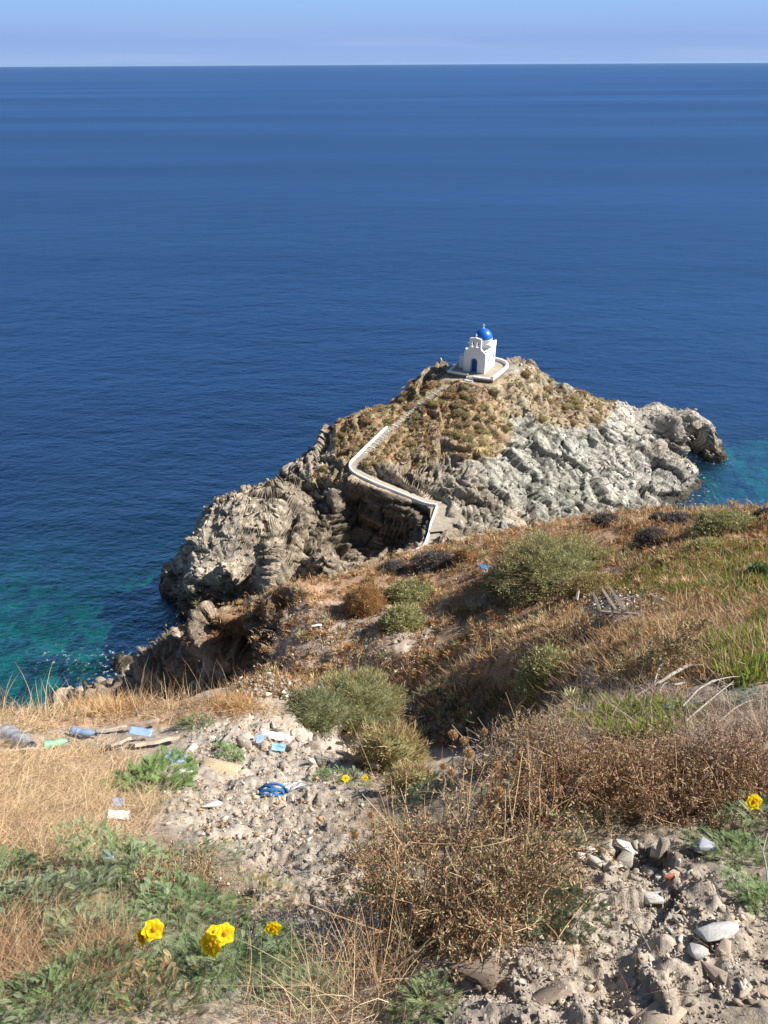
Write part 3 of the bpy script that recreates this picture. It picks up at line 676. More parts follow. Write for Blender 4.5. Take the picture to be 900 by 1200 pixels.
box_bm(V_, F_, -0.05, 0.05, -0.05, 0.05, 0, 0.75); box_bm(V_, F_, -0.24, 0.24, -0.045, 0.045, 0.42, 0.52)
bl, bf = lathe([(0.15, -0.1), (0.17, 0.0), (0.13, 0.1), (0.02, 0.16)], 12)
k = len(V_); V_ += bl; F_ += [[i + k for i in f] for f in bf]
link('dome_cross', py_mesh('dome_cross', V_, F_, M_white), dome, (0, 0, 1.64))
V_, F_ = [], []
box_bm(V_, F_, -0.055, 0.055, 0.15, 0.26, 0, 0.72); box_bm(V_, F_, -0.25, 0.25, 0.155, 0.255, 0.38, 0.48)
link('gable_cross', py_mesh('gable_cross', V_, F_, M_white), chapel, (0, 0, 6.0))
for sx_ in (-0.47, 0.47):
    Vb, Fb = lathe([(0.01, 0.30), (0.07, 0.28), (0.10, 0.18), (0.13, 0.06), (0.19, 0.0)], 14)
    k = len(Vb); box_bm(Vb, Fb, -0.24, 0.24, -0.02, 0.02, 0.29, 0.33)
    link('bell', py_mesh('bell', Vb, Fb, M_bronze), chapel, (sx_, 0.21, 4.85))
# blue door set back in its arch
bmd = outline_wall(arch(-0.02, 0.02, 1.02, 1.85), 0.16, 0.24)
door = bm_obj('door', bmd, M_dblue, chapel)
V_, F_ = [], []
for x0, x1 in ((-0.43, -0.06), (0.02, 0.39)):
    box_bm(V_, F_, x0, x1, 0.13, 0.162, 0.15, 0.85); box_bm(V_, F_, x0, x1, 0.13, 0.162, 1.0, 1.75)
link('door_panel', py_mesh('door_panel', V_, F_, M_dblue, bevel=0.01), door)
V_, F_ = [], []
box_bm(V_, F_, 0.0, 0.03, 0.08, 0.13, 0.9, 1.05); link('door_handle', py_mesh('door_handle', V_, F_, M_bronze), door)
bma = outline_wall(arch(-0.02, 0.0, 1.28, 1.85), -0.045, 0.002, [arch(-0.02, 0.03, 1.02, 1.85)]); bm_obj('door_surround', bma, M_blue, chapel)
for sx_, yy in ((1, 1.9), (1, 4.3), (-1, 3.0)):
    V_, F_ = [], []
    xx = W2 * sx_
    box_bm(V_, F_, xx - 0.03, xx + 0.03, yy - 0.22, yy + 0.22, 1.7, 2.35); wn = link('window', py_mesh('window', V_, F_, M_glass), chapel)
    V_, F_ = [], []
    box_bm(V_, F_, xx - 0.05, xx + 0.05, yy - 0.28, yy - 0.22, 1.64, 2.41); box_bm(V_, F_, xx - 0.05, xx + 0.05, yy + 0.22, yy + 0.28, 1.64, 2.41)
    box_bm(V_, F_, xx - 0.06, xx + 0.06, yy - 0.32, yy + 0.32, 1.56, 1.64); link('window_frame', py_mesh('window_frame', V_, F_, M_white), wn)
# annex / low lean-to in shade on the left
V_, F_ = [], []
box_bm(V_, F_, -W2 - 1.35, -W2 - 0.004, 1.2, LN - 0.3, 0, 2.1); link('side_room', py_mesh('side_room', V_, F_, M_white, bevel=0.06), chapel)

# terrace slab on a masonry base, with white parapet walls
def local(u, v, z): return np.array([CH[0] + u * CX[0] + v * CY[0], CH[1] + u * CX[1] + v * CY[1], z])
def poly_slab(name, P2, z0, z1, mat, parent, jitter=0):
    n = len(P2); V = [(x, y, z0) for x, y in P2] + [(x, y, z1) for x, y in P2]
    F = [list(range(n))[::-1], list(range(n, 2 * n))] + [[i, (i + 1) % n, n + (i + 1) % n, n + i] for i in range(n)]
    return link(name, py_mesh(name, V, F, mat), parent)
terr = empty('terrace', (CH[0], CH[1], fz), 'paved stone terrace on rough masonry around the white chapel', 'terrace', rz=rzC)
P2 = [(-4.6, -1.9), (-0.2, -1.9), (-0.2, -2.6), (1.0, -2.6), (4.6, -2.2), (5.0, 2.0), (4.9, 6.0), (3.2, 8.0), (0.5, 8.6), (-3.0, 8.2), (-4.6, 6.0)]
poly_slab('masonry_base', P2, -3.2, -0.06, M_masonry, terr)
poly_slab('paving', [(x * 0.995, y * 0.995) for x, y in P2], -0.058, 0.0, M_paving, terr)
def wall_strip(name, P, w, h, mat, parent=None, below=0.5, flare=0.0, wv=0.0):
    """low wall following a 3-D line: P holds the wall-foot points"""
    P = np.asarray(P, float); T = np.gradient(P[:, :2], axis=0); T /= np.linalg.norm(T, axis=1)[:, None]; Nn = np.c_[-T[:, 1], T[:, 0]]
    V = []; F = []
    hh = h if hasattr(h, '__len__') else [h] * len(P)
    for i in range(len(P)):
        o = Nn[i] * w / 2
        for s, z in ((-1, -below), (-1, hh[i] - 0.05), (-0.75, hh[i]), (0.75, hh[i]), (1, hh[i] - 0.05), (1, -below)):
            V.append((P[i, 0] + o[0] * s, P[i, 1] + o[1] * s, P[i, 2] + z + wv * math.sin(i * 1.7)))
    for i in range(len(P) - 1):
        for k in range(5): F.append([i * 6 + k, i * 6 + k + 1, i * 6 + k + 7, i * 6 + k + 6])
    F.append([0, 1, 2, 3, 4, 5]); b = 6 * (len(P) - 1); F.append([b + 5, b + 4, b + 3, b + 2, b + 1, b])
    return link(name, py_mesh(name, V, F, mat), parent)
wall_strip('parapet_wall', smoothline([(4.45, -2.0, 0), (4.75, 2.0, 0), (4.65, 5.8, 0), (3.0, 7.7, 0), (0.5, 8.3, 0), (-2.0, 8.1, 0)], 4), 0.45, 0.55, M_white, terr, 0.05)
wall_strip('parapet_wall', [(-4.4, 1.5, 0), (-4.4, -1.7, 0)], 0.45, 0.30, M_white, terr, 0.05)
wall_strip('parapet_wall', [(-4.62, -1.72, 0), (-2.4, -1.72, 0), (-0.4, -1.72, 0)], 0.5, 0.28, M_white, terr, 0.05)
wall_strip('parapet_wall', [(1.0, -2.4, 0), (2.8, -2.25, 0), (4.67, -2.0, 0)], 0.5, 0.25, M_white, terr, 0.05)
V_, F_ = [], []
box_bm(V_, F_, -0.6, 1.1, -3.3, -2.65, -0.75, -0.42); box_bm(V_, F_, -0.5, 1.0, -2.66, -2.2, -0.42, -0.05)
link('entrance_step', py_mesh('entrance_step', V_, F_, M_white, bevel=0.04), terr)
V_, F_ = [], []
box_bm(V_, F_, -4.4, -0.7, -4.3, -3.7, -2.2, -0.95); link('lower_wall', py_mesh('lower_wall', V_, F_, M_white, bevel=0.05), terr)

# path: paving ribbon, steps on the upper flight, white kerb wall on its seaward side
P = PATH.copy()
seg = np.r_[0, np.cumsum(np.linalg.norm(np.diff(P[:, :2], axis=0), axis=1))]
T = np.gradient(P[:, :2], axis=0); T /= np.linalg.norm(T, axis=1)[:, None]; Nn = np.c_[-T[:, 1], T[:, 0]]
wd = np.interp(np.arange(len(P)), [0, 24, 30, len(P)], [0.38, 0.42, 0.7, 0.8])
V_ = []; F_ = []
for i in range(len(P)):
    for s in (-1, 1): V_.append((P[i, 0] + Nn[i, 0] * s * wd[i], P[i, 1] + Nn[i, 1] * s * wd[i], P[i, 2] + 0.06))
for i in range(len(P) - 1): F_.append([2 * i, 2 * i + 1, 2 * i + 3, 2 * i + 2])
nb = len(V_); L4 = [(x, y, z + 0.062) for x, y, z in LAND]
path = tag(link('path', py_mesh('path', V_, F_, M_paving)), None, None, kind='structure')
landing = tag(link('path_landing', py_mesh('path_landing', [tuple(p) for p in L4], [list(range(len(L4)))], M_paving)), None, None, kind='structure')
side = 1 if project(np.array([[P[25, 0] + Nn[25, 0], P[25, 1] + Nn[25, 1], P[25, 2]]]))[0][0] < project(P[25:26])[0][0] else -1
def offs(i0, i1, d, dz=0.0): return np.c_[P[i0:i1, :2] + Nn[i0:i1] * d * side * -1, P[i0:i1, 2] + dz]
# the line runs from the chapel down to the neck, so the seaward side is its right-hand side
def left_side(i):
    a = project(np.array([[P[i, 0] + Nn[i, 0], P[i, 1] + Nn[i, 1], P[i, 2]]])); b = project(P[i:i + 1])
    return 1 if (a[0][0] + a[1][0] * -0.0) < b[0][0] or a[1][0] > b[1][0] + 1 else -1
i_b = int(np.argmin(np.abs(seg - seg[-1] * 0.30)))
wl = offs(0, len(P), 0.85)
ww = offs(0, len(P), -0.85)
def which_side(i):
    pa = project(wl[i:i + 1]); pb = project(ww[i:i + 1]); return (pa[0][0] - pb[0][0]), (pa[1][0] - pb[1][0])
mid_i = 42
sea_wall = wl if (project(wl[mid_i:mid_i + 1])[1][0] > project(ww[mid_i:mid_i + 1])[1][0]) else ww
i_w = 15
tag(wall_strip('path_wall', sea_wall[i_w:], 0.30, 0.42, M_white, None, 0.5), 'low whitewashed kerb wall curving along the footpath below the chapel', 'wall')
# steps of the upper flight: each a white-edged tread across the path
V_, F_ = [], []
nst = 34; si = np.linspace(1.5, 24, nst)
for s_ in si:
    i = int(s_); f = s_ - i; c = P[i] * (1 - f) + P[i + 1] * f; n_ = Nn[i]; t_ = T[i]
    b = len(V_)
    for dz in (-0.3, 0.125):
        for a_, b_ in ((-1, -1), (1, -1), (1, 1), (-1, 1)):
            jw = 0.34 + 0.25 * math.sin(s_ * 5.1); jt = 0.09 + 0.05 * math.sin(s_ * 3.3)
            V_.append((c[0] + n_[0] * a_ * jw + t_[0] * b_ * jt, c[1] + n_[1] * a_ * jw + t_[1] * b_ * jt, c[2] + dz * 0.8))
    F_ += [[b, b + 3, b + 2, b + 1], [b + 4, b + 5, b + 6, b + 7], [b, b + 1, b + 5, b + 4], [b + 1, b + 2, b + 6, b + 5], [b + 2, b + 3, b + 7, b + 6], [b + 3, b, b + 4, b + 7]]
tag(link('path_steps', py_mesh('path_steps', V_, F_, mat_plain('limed_stone', (0.58, 0.55, 0.49), 0.9, 0.3, 2, 0.5, 6, 0.1))), 'flight of white-edged stone steps climbing to the chapel terrace', 'steps')
lw = np.array([at_z(*p) for p in [(462, 660, 9.9), (478, 651, 9.9), (497, 643, 10.0)]])
# ------------------------------------------------------------------ plant and stone generators (all merged with numpy)
R2 = np.random.default_rng(21)
def unit(a): return a / (np.linalg.norm(a, axis=-1, keepdims=True) + 1e-9)
def rdir(n): return unit(R2.normal(size=(n, 3)))
def ribbons(P, Dr, L, Wd_, col, nseg=2, bend=None, prof='blade', side=None, tipcol=None):
    n = len(P); Dr = unit(Dr); L = np.broadcast_to(L, n); Wd_ = np.broadcast_to(Wd_, n)
    if side is None: side = unit(np.cross(Dr, rdir(n)))
    if bend is None: bend = np.zeros((n, 3))
    t = np.linspace(0, 1, nseg + 1)
    if prof == 'blade': w = np.where(t > 0.99, 0.06, 1 - 0.75 * t)
    elif prof == 'leaf': w = np.sin(PI * (0.12 + 0.86 * t)) ** 0.8
    else: w = 1 - 0.5 * t
    cen = P[:, None] + Dr[:, None] * (L[:, None] * t)[..., None] + bend[:, None] * (L[:, None] * t ** 2)[..., None]
    off = side[:, None] * (Wd_[:, None] * 0.5 * w)[..., None]
    V = np.stack([cen - off, cen + off], 2).reshape(-1, 3)
    b = np.arange(n)[:, None] * 2 * (nseg + 1) + np.arange(nseg)[None] * 2
    F = np.stack([b, b + 1, b + 3, b + 2], -1).reshape(-1, 4)
    col = np.broadcast_to(col, (n, 3)); c = np.repeat(col[:, None], nseg + 1, 1)
    if tipcol is not None: c = c * (1 - t[None, :, None]) + np.broadcast_to(tipcol, (n, 3))[:, None] * t[None, :, None]
    return V, F, np.repeat(c, 2, axis=1).reshape(-1, 3)
def rotmats(n, up=None, tilt=0.4):
    """random spin about an up vector with some tilt"""
    up = np.tile([0, 0, 1.0], (n, 1)) if up is None else up
    z = unit(up + R2.normal(size=(n, 3)) * tilt); a = rdir(n); x = unit(np.cross(a, z)); y = np.cross(z, x)
    return np.stack([x, y, z], -1)
def instance(Tv, Tf, P, R, S, col, tcol=None):
    n = len(P); S = np.asarray(S); S = S[:, None] if S.ndim == 1 else S
    loc = Tv[None] * S[:, None, :] if S.shape[1] == 3 else Tv[None] * S[:, None, :]
    V = np.einsum('nij,nvj->nvi', R, np.broadcast_to(loc, (n,) + Tv.shape)) + P[:, None]
    F = (Tf[None] + (np.arange(n) * len(Tv))[:, None, None]).reshape(-1, Tf.shape[1])
    c = np.repeat(np.broadcast_to(col, (n, 3))[:, None], len(Tv), 1)
    if tcol is not None: c = c * tcol[None]
    return V.reshape(-1, 3), F, c.reshape(-1, 3)
class Acc:
    def __init__(s): s.V = []; s.F = {}; s.C = []; s.n = 0
    def add(s, r):
        V, F, c = r; s.V.append(V); s.C.append(c); s.F.setdefault(F.shape[1], []).append(F + s.n); s.n += len(V); return s
    def mesh(s, name, mat, smooth=False):
        return np_mesh(name, np.concatenate(s.V), [np.concatenate(f) for f in s.F.values()], mat, np.concatenate(s.C), smooth)
def ico(sub):
    import bmesh
    bm = bmesh.new(); bmesh.ops.create_icosphere(bm, subdivisions=sub, radius=1); bm.verts.ensure_lookup_table()
    V = np.array([v.co[:] for v in bm.verts]); F = np.array([[v.index for v in f.verts] for f in bm.faces]); bm.free(); return V, F
def stone_shape(sub, cuts=9, squash=(1, 0.75, 0.55), seed=0):
    r = np.random.default_rng(seed); V, F = ico(sub); V = V.copy(); cuts = int(cuts * 0.8)
    for _ in range(cuts):
        n = r.normal(size=3); n /= np.linalg.norm(n); d = r.uniform(0.22, 0.68); k = V @ n; V -= np.maximum(k - d, 0)[:, None] * n
    V += fbm(V * 2.2 + seed, 2, seed)[:, None] * 0.03 * V
    return V * squash, F
def hull_shape(npts, squash, seed, bev=0.04):
    import bmesh
    r = np.random.default_rng(seed); P = r.uniform(-1, 1, (npts, 3)); P /= (np.abs(P).max(1)[:, None] * 0.6 + 0.4); P *= r.uniform(0.75, 1.0, (npts, 1)) * squash
    bm = bmesh.new()
    for p in P: bm.verts.new(tuple(p))
    g_ = bmesh.ops.convex_hull(bm, input=bm.verts[:]); bmesh.ops.delete(bm, geom=[v for v in bm.verts if not v.link_faces], context='VERTS')
    if bev: bmesh.ops.bevel(bm, geom=bm.edges[:], offset=bev, segments=1, affect='EDGES', clamp_overlap=True)
    bmesh.ops.triangulate(bm, faces=bm.faces[:]); bm.verts.ensure_lookup_table(); bm.verts.index_update()
    V = np.array([v.co[:] for v in bm.verts]); F = np.array([[v.index for v in f.verts] for f in bm.faces]); bm.free(); return V, F
def palette(n, cols, jit=0.12):
    cols = np.asarray(cols, float); i = R2.integers(0, len(cols), n); f = R2.random((n, 1)); j = R2.integers(0, len(cols), n)
    c = cols[i] * f + cols[j] * (1 - f); return np.clip(c * (1 + R2.normal(size=(n, 1)) * jit), 0.004, 1)

M_leaf = mat_attr('foliage', 0.7, 0.25, transl=0.22)
M_straw = mat_attr('dry_stalks', 0.75, 0.2, transl=0.15)
M_twig = mat_attr('twigs', 0.85, 0.15)
M_stone = mat_attr('loose_stone', 0.9, 0.15, detail=[(14.0, 0.75, 1.2)], bump=[(25.0, 0.4, 0.01)])
M_petal = mat_attr('petals', 0.6, 0.25, transl=0.3)

OLIVE = [(0.276, 0.292, 0.145), (0.389, 0.389, 0.194), (0.179, 0.203, 0.097), (0.486, 0.470, 0.244)]
YOLIVE = [(0.460, 0.430, 0.184), (0.337, 0.337, 0.153), (0.552, 0.491, 0.245)]
GREYM = [(0.176, 0.149, 0.138), (0.242, 0.209, 0.187), (0.121, 0.099, 0.094)]
ORANGE = [(0.497, 0.292, 0.130), (0.410, 0.238, 0.108), (0.562, 0.389, 0.205)]
TAN = [(0.426, 0.302, 0.168), (0.515, 0.392, 0.224), (0.336, 0.213, 0.112), (0.470, 0.291, 0.146)]
STRAW = [(0.52, 0.40, 0.25), (0.42, 0.28, 0.16), (0.60, 0.49, 0.34), (0.34, 0.20, 0.11), (0.48, 0.33, 0.19)]
BROWN = [(0.260, 0.137, 0.078), (0.364, 0.215, 0.117), (0.182, 0.104, 0.065), (0.468, 0.312, 0.169), (0.312, 0.169, 0.104)]
GREEN = [(0.125, 0.200, 0.069), (0.188, 0.275, 0.100), (0.094, 0.150, 0.062)]
GGREEN = [(0.205, 0.25, 0.145), (0.29, 0.33, 0.20), (0.135, 0.185, 0.095), (0.24, 0.27, 0.13)]
SUCC = [(0.240, 0.324, 0.060), (0.336, 0.396, 0.084), (0.168, 0.240, 0.060), (0.432, 0.408, 0.108)]
PALE = [(0.50, 0.46, 0.39), (0.42, 0.37, 0.30), (0.58, 0.54, 0.48), (0.36, 0.31, 0.26), (0.45, 0.36, 0.28)]

def shrub_parts(rx, ry, h, n, leaf, cols, seed=0, needle=1.0, lum=0.22, wid=0.35, tip=None):
    """foliage and stems of one cushion shrub standing on z = 0; leaf = real leaf length in metres"""
    d = rdir(n * 2); d = d[d[:, 2] > -0.15][:n]; n = len(d)
    f = 1 + lum * 1.5 * fbm(d * 2.3 + seed, 3, seed) + 0.22 * fbm(d * 6 + seed, 2, seed + 3)
    r = f * (1 - np.abs(R2.normal(size=n)) * 0.12 + (R2.random(n) < 0.08) * R2.random(n) * 0.15)
    E = np.array([rx, ry, h]); P = d * r[:, None] * E; P[:, 2] = np.maximum(P[:, 2], -0.1 * h)
    out = unit(d / E * E.mean()); Dr = unit(out * 0.7 + np.array([0, 0, 0.35]) + rdir(n) * 0.75 / needle)
    c = palette(n, cols); cl = fbm(d * 3.5 + seed, 3, seed + 9)
    c *= (1 + 0.30 * cl)[:, None]
    if tip is not None:
        k = (R2.random(n) < 0.6 + 0.5 * cl); c[k] = palette(k.sum(), tip)
    L = leaf * R2.uniform(0.6, 1.4, n)
    A = Acc(); A.add(ribbons(P, Dr, L, L * wid, c, 2, rdir(n) * 0.2, 'leaf'))
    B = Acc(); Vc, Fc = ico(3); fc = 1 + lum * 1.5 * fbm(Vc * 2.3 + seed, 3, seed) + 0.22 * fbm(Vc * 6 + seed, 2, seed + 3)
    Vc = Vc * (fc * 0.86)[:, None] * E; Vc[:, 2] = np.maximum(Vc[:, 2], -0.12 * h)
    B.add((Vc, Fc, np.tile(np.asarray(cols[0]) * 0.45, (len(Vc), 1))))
    m = max(60, n // 25); d2 = rdir(m); d2[:, 2] = np.abs(d2[:, 2])
    B.add(ribbons(d2 * E * 0.1, unit(d2 * E), np.linalg.norm(d2 * E, axis=1) * R2.uniform(0.85, 1.2, m), leaf * 0.16, palette(m, BROWN), 3, rdir(m) * 0.1, 'stem'))
    return A, B
def world_size(px, py, w, h=None, g=None):
    g = g or hit(px, py); return g, w * g[2] / FPX, (h or 0) * g[2] / FPX
def place_shrub(label, px, pyb, wpx, hpx, cols, leaf=0.05, group=None, name='cushion_shrub', cat='shrub', dens=1.0, depthf=0.8, tip=None, needle=1.0, wid=0.35, sink=0.12, lum=0.22, nmax=26000):
    g = hit(px, pyb)
    if g is None: return
    w_ = wpx * g[2] / FPX; h_ = hpx * g[2] / FPX
    rx = w_ / 2; ry = rx * depthf; h = max(h_ * 0.95 - ry * 0.25, 0.3 * rx)
    area = 2 * PI * ((rx * ry) + (rx + ry) * h) / 2
    n = int(min(nmax, max(500, dens * area / (leaf * leaf * wid) * 2.0)))
    c = g[0] + np.array([0, ry * 0.75, 0]); gz, _ = drop(c[0], c[1], hillside if g[0][1] < CUT else headland)
    A, B = shrub_parts(rx, ry, h, n, leaf, cols, seed=int(px * 3 + pyb), tip=tip, needle=needle, wid=wid, lum=lum)
    zb = min(gz[2], g[0][2] + ry) - sink * h
    root = empty(name, (c[0], c[1], zb), label, cat, group)
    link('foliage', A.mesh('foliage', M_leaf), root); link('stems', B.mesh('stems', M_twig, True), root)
    return root
# ---- shrubs of the middle slope: (label, px, base py, width, height ...)
place_shrub('largest grey-green cushion shrub, sprawling on the orange slope above the timber frame', 672, 692, 156, 66, OLIVE, 0.052, depthf=0.95, nmax=42000, tip=YOLIVE, lum=0.34)
place_shrub('low olive shrub lobe on the shaded lower side of the largest cushion shrub', 612, 694, 84, 34, OLIVE, 0.05, depthf=0.7)
place_shrub('yellowish low shrub just behind the timber frame', 706, 698, 90, 38, YOLIVE, 0.05, depthf=0.6, tip=TAN)
place_shrub('rounded yellow-green shrub on the rim of the dark gully', 658, 794, 92, 62, YOLIVE, 0.045, depthf=0.8, tip=OLIVE)
place_shrub('small olive shrub right of the orange ball-shaped bush', 480, 710, 66, 34, OLIVE, 0.06, depthf=0.8, tip=YOLIVE)
place_shrub('pale green shrub below the small olive shrub on the rubble slope', 473, 740, 56, 34, YOLIVE, 0.06, depthf=0.8, tip=OLIVE)
place_shrub('rusty orange ball-shaped dry bush at the edge of the slope', 427, 722, 52, 44, ORANGE, 0.045, depthf=0.9, lum=0.08, needle=1.5)
place_shrub('mauve-grey dry cushion shrub on the crest below the footpath', 512, 668, 62, 24, GREYM, 0.06, depthf=0.6)
place_shrub('small orange dry bush beside the mauve-grey shrub on the crest', 545, 660, 26, 22, ORANGE, 0.05, depthf=0.8, lum=0.1)
place_shrub('small grey shrub at the crest under the lowest bit of kerb wall', 462, 672, 36, 18, GREYM, 0.06, depthf=0.7)
place_shrub('dark grey cushion shrub on the crest in front of the pale scree', 712, 617, 34, 18, GREYM, 0.06, depthf=0.7)
place_shrub('dark grey cushion shrub standing alone below the crest', 768, 640, 40, 24, GREYM, 0.055, depthf=0.8)
place_shrub('twin-lobed dark grey shrub on the crest under the turquoise inlet', 800, 616, 38, 18, GREYM, 0.055, depthf=0.8)
place_shrub('small dark grey shrub touching the twin-lobed one on the crest', 776, 612, 26, 14, GREYM, 0.055, depthf=0.8)
place_shrub('broad olive cushion shrub on the crest near the right end', 860, 626, 84, 34, OLIVE, 0.06, depthf=0.6, tip=YOLIVE)
place_shrub('flat olive shrub below the broad crest shrub', 838, 646, 54, 18, YOLIVE, 0.06, depthf=0.6)
place_shrub('small brown shrub at the far right end of the crest', 898, 608, 24, 16, GREYM, 0.05, depthf=0.7)
place_shrub('dark green shrub at the right edge among bright fleshy leaves', 893, 680, 34, 26, GREEN, 0.05, depthf=0.7)
place_shrub('small sage-green tuft of shrub on the crest above the slope of dry grass', 548, 650, 30, 12, OLIVE, 0.05, depthf=0.6)
FB = dict(needle=1.2, wid=0.09, dens=0.6, lum=0.34, nmax=24000)
place_shrub('grey-green feathery bush, upper left lobe at the brink of the rubble heap', 366, 852, 86, 40, OLIVE, 0.05, depthf=0.7, tip=GGREEN, **FB)
place_shrub('largest grey-green feathery bush behind the right part of the rubble heap', 415, 868, 112, 58, OLIVE, 0.05, depthf=0.7, tip=YOLIVE, **FB)
place_shrub('tawny feathery bush drooping beside the dark gully', 458, 906, 92, 80, YOLIVE, 0.05, depthf=0.8, tip=TAN, **FB)
place_shrub('low yellowish feathery bush spilling toward the thistle bush', 482, 928, 60, 36, YOLIVE, 0.045, depthf=0.8, tip=TAN, **FB)

# ---- shrubs of the headland: three kinds, copied
protos = []
for k, (cols, tp) in enumerate(((TAN, None), (OLIVE, TAN), (YOLIVE, TAN))):
    A, B = shrub_parts(1, 1, 0.75, 700, 0.20, cols, seed=40 + k, tip=tp)
    protos.append((A.mesh('foliage', M_leaf), B.mesh('stems', M_twig, True)))
sel = np.where((Hz > 3.5) & (Hveg > 0.12) & (HN[:, 2] > 0.35) & (dp > 1.2) & (td > 0.8))[0]
pw = Hveg[sel] ** 1.2; pick = R2.choice(sel, 290, replace=False, p=pw / pw.sum())
hlab = ['tawny dry cushion shrub dotted over the headland slope', 'olive-brown cushion shrub dotted over the headland slope', 'yellow-green cushion shrub dotted over the headland slope']
roots = [None] * 3
for i in pick:
    west = Hpx[i] < 560; k = int(R2.choice(3, p=[0.5, 0.3, 0.2] if west else [0.25, 0.25, 0.5]))
    s = R2.uniform(0.38, 1.0) ; L_ = (HV[i][0], HV[i][1], HV[i][2] - 0.15 * s); sc3 = (s * R2.uniform(0.9, 1.5), s, s * R2.uniform(0.6, 0.9))
    if roots[k] is None:
        r = empty('cushion_shrub', L_, hlab[k], 'shrub', 'cushion shrubs on the headland', rz=R2.uniform(0, 6.28), scale=sc3)
        link('foliage', protos[k][0], r); link('stems', protos[k][1], r); roots[k] = r
    else: dup(roots[k], L_, R2.uniform(0, 6.28), sc3)

# ------------------------------------------------------------------ sampling of the near ground
Gvis = (gd > 0.3) & (gpx > -60) & (gpx < 960) & (gpy > 560) & (gpy < 1290)
NEARI = np.where(Gvis & (GV[:, 1] < CUT))[0]
cell = 4.0
bx = ((gpx[NEARI] + 60) / cell).astype(int); by = ((gpy[NEARI] - 560) / cell).astype(int); key = by * 400 + bx
zb_ = np.full(400 * 400, 1e9); np.minimum.at(zb_, key, gd[NEARI]); NEARI = NEARI[gd[NEARI] < zb_[key] * 1.06 + 0.15]
EXCL = [(98, 864, 24, 10), (66, 877, 22, 9), (25, 874, 30, 14), (180, 873, 34, 12), (168, 856, 26, 8), (206, 893, 15, 12), (136, 946, 12, 9), (140, 961, 16, 9), (130, 858, 24, 6), (165, 866, 18, 8), (710, 710, 42, 20, .85), (100, 900, 25, 10, .5)]
exw = 1 - 0.93 * blobs(gpx, gpy, EXCL)
def sample(n, L, wexp=1.0, excl=True, noise=0.0, extra=None, jit=0.006, seed=3):
    w_ = blobs(gpx[NEARI], gpy[NEARI], L) ** wexp
    if noise: w_ = w_ * np.clip(0.5 + noise * fbm(GV[NEARI] / (0.12 * Gr[NEARI, None] ** 0.7 + 0.05), 2, seed), 0, 1)
    if excl: w_ = w_ * exw[NEARI]
    if extra is not None: w_ = w_ * extra[NEARI]
    w_ = np.maximum(w_, 0)
    i = NEARI[R2.choice(len(NEARI), n, p=w_ / w_.sum())]
    j = R2.normal(size=(n, 3)) * jit * Gr[i][:, None]; j[:, 2] *= 0.2
    return GV[i] + j, i
def reg(n, L, **k): return sample(n, L, **k)

# ---- dry grass: fine low thatch over the slopes (uncountable)
def grass(name, label_, n, L, ln, wd, cols, lean=0.5, bendk=0.5, nseg=2, **k):
    P, i = sample(n, L, **k); up = unit(GN[i] * 0.4 + np.array([0, 0, 0.9])); r = Gr[i]
    Dr = unit(up + rdir(n) * lean); l_ = ln * R2.uniform(0.5, 1.5, n); ww = np.maximum(wd, r * 0.0011) * R2.uniform(0.6, 1.3, n)
    bend = rdir(n) * bendk; bend[:, 2] = -np.abs(bend[:, 2]) * 0.8
    c = palette(n, cols); c *= (1 + 0.25 * fbm(P / (0.1 * r[:, None] ** .8), 2, 9))[:, None]
    A = Acc(); A.add(ribbons(P - up * 0.01, Dr, l_, ww, c, nseg, bend, 'blade', tipcol=np.clip(c * 1.15, 0, 1)))
    return tag(link(name, A.mesh(name, M_straw)), None, None, kind='stuff')
# small cushion tufts between the shrubs (uncountable)
def tufts(name, n, L, smin, smax, cols, cover=None, P=None, i=None, k=44, wid=0.045, **kw):
    if P is None: P, i = sample(n, L, **kw)
    nn = GN[i] if cover is None else HN[i]; S = smin * (smax / smin) ** (R2.random(n) ** 1.5)
    if cover is None: S = S * np.clip(Gr[i] / 15, 0.25, 1)
    d = rdir(k); d[:, 2] = np.abs(d[:, 2]) + 0.25; d = unit(d); side = unit(np.cross(d, rdir(k)))
    Tv, Tf, _c = ribbons(d * 0.25, d, 0.8, wid * 2.2, np.array([1, 1, 1.0]), 2, rdir(k) * 0.25, 'leaf', side=side)
    A = Acc(); A.add(instance(Tv, Tf, P, rotmats(n, unit(nn + np.array([0, 0, 1.0])), 0.15), np.c_[S * 1.25, S * 1.25, S * 0.9], palette(n, cols, 0.2), np.repeat(R2.uniform(0.7, 1.3, (k, 1)), 6, 0)))
    return tag(link(name, A.mesh(name, M_straw)), None, None, kind='stuff')
MIDH = [(450, 740, 270, 80), (560, 650, 280, 45), (800, 640, 150, 60), (560, 790, 120, 30), (270, 750, 60, 50), (800, 740, 140, 60)]
grass('dry_grass_slope', '', 42000, MIDH, 0.17, 0.008, ORANGE + TAN + [(0.30, 0.15, 0.07)], 0.7, 0.5, noise=1.6)
grass('dry_grass_slope', '', 16000, [(800, 635, 150, 40), (560, 800, 120, 40), (700, 760, 120, 40), (850, 740, 100, 60), (600, 650, 100, 25)], 0.26, 0.008, TAN + STRAW, 0.5, 0.5)
grass('dry_straw_grass', '', 30000, [(40, 940, 140, 80), (130, 836, 180, 14), (0, 870, 90, 30), (280, 835, 50, 12)], 0.10, 0.0024, STRAW + TAN[:2], 1.3, 1.3, 4, noise=2.6)
grass('dry_straw_grass', '', 320, [(110, 826, 130, 14), (200, 826, 70, 12), (20, 835, 60, 16)], 0.45, 0.004, STRAW, 0.28, 0.35, 4)
grass('rust_grass', '', 5000, [(275, 828, 28, 12), (120, 826, 46, 14)], 0.16, 0.004, ORANGE, 0.8, 0.8, 3)
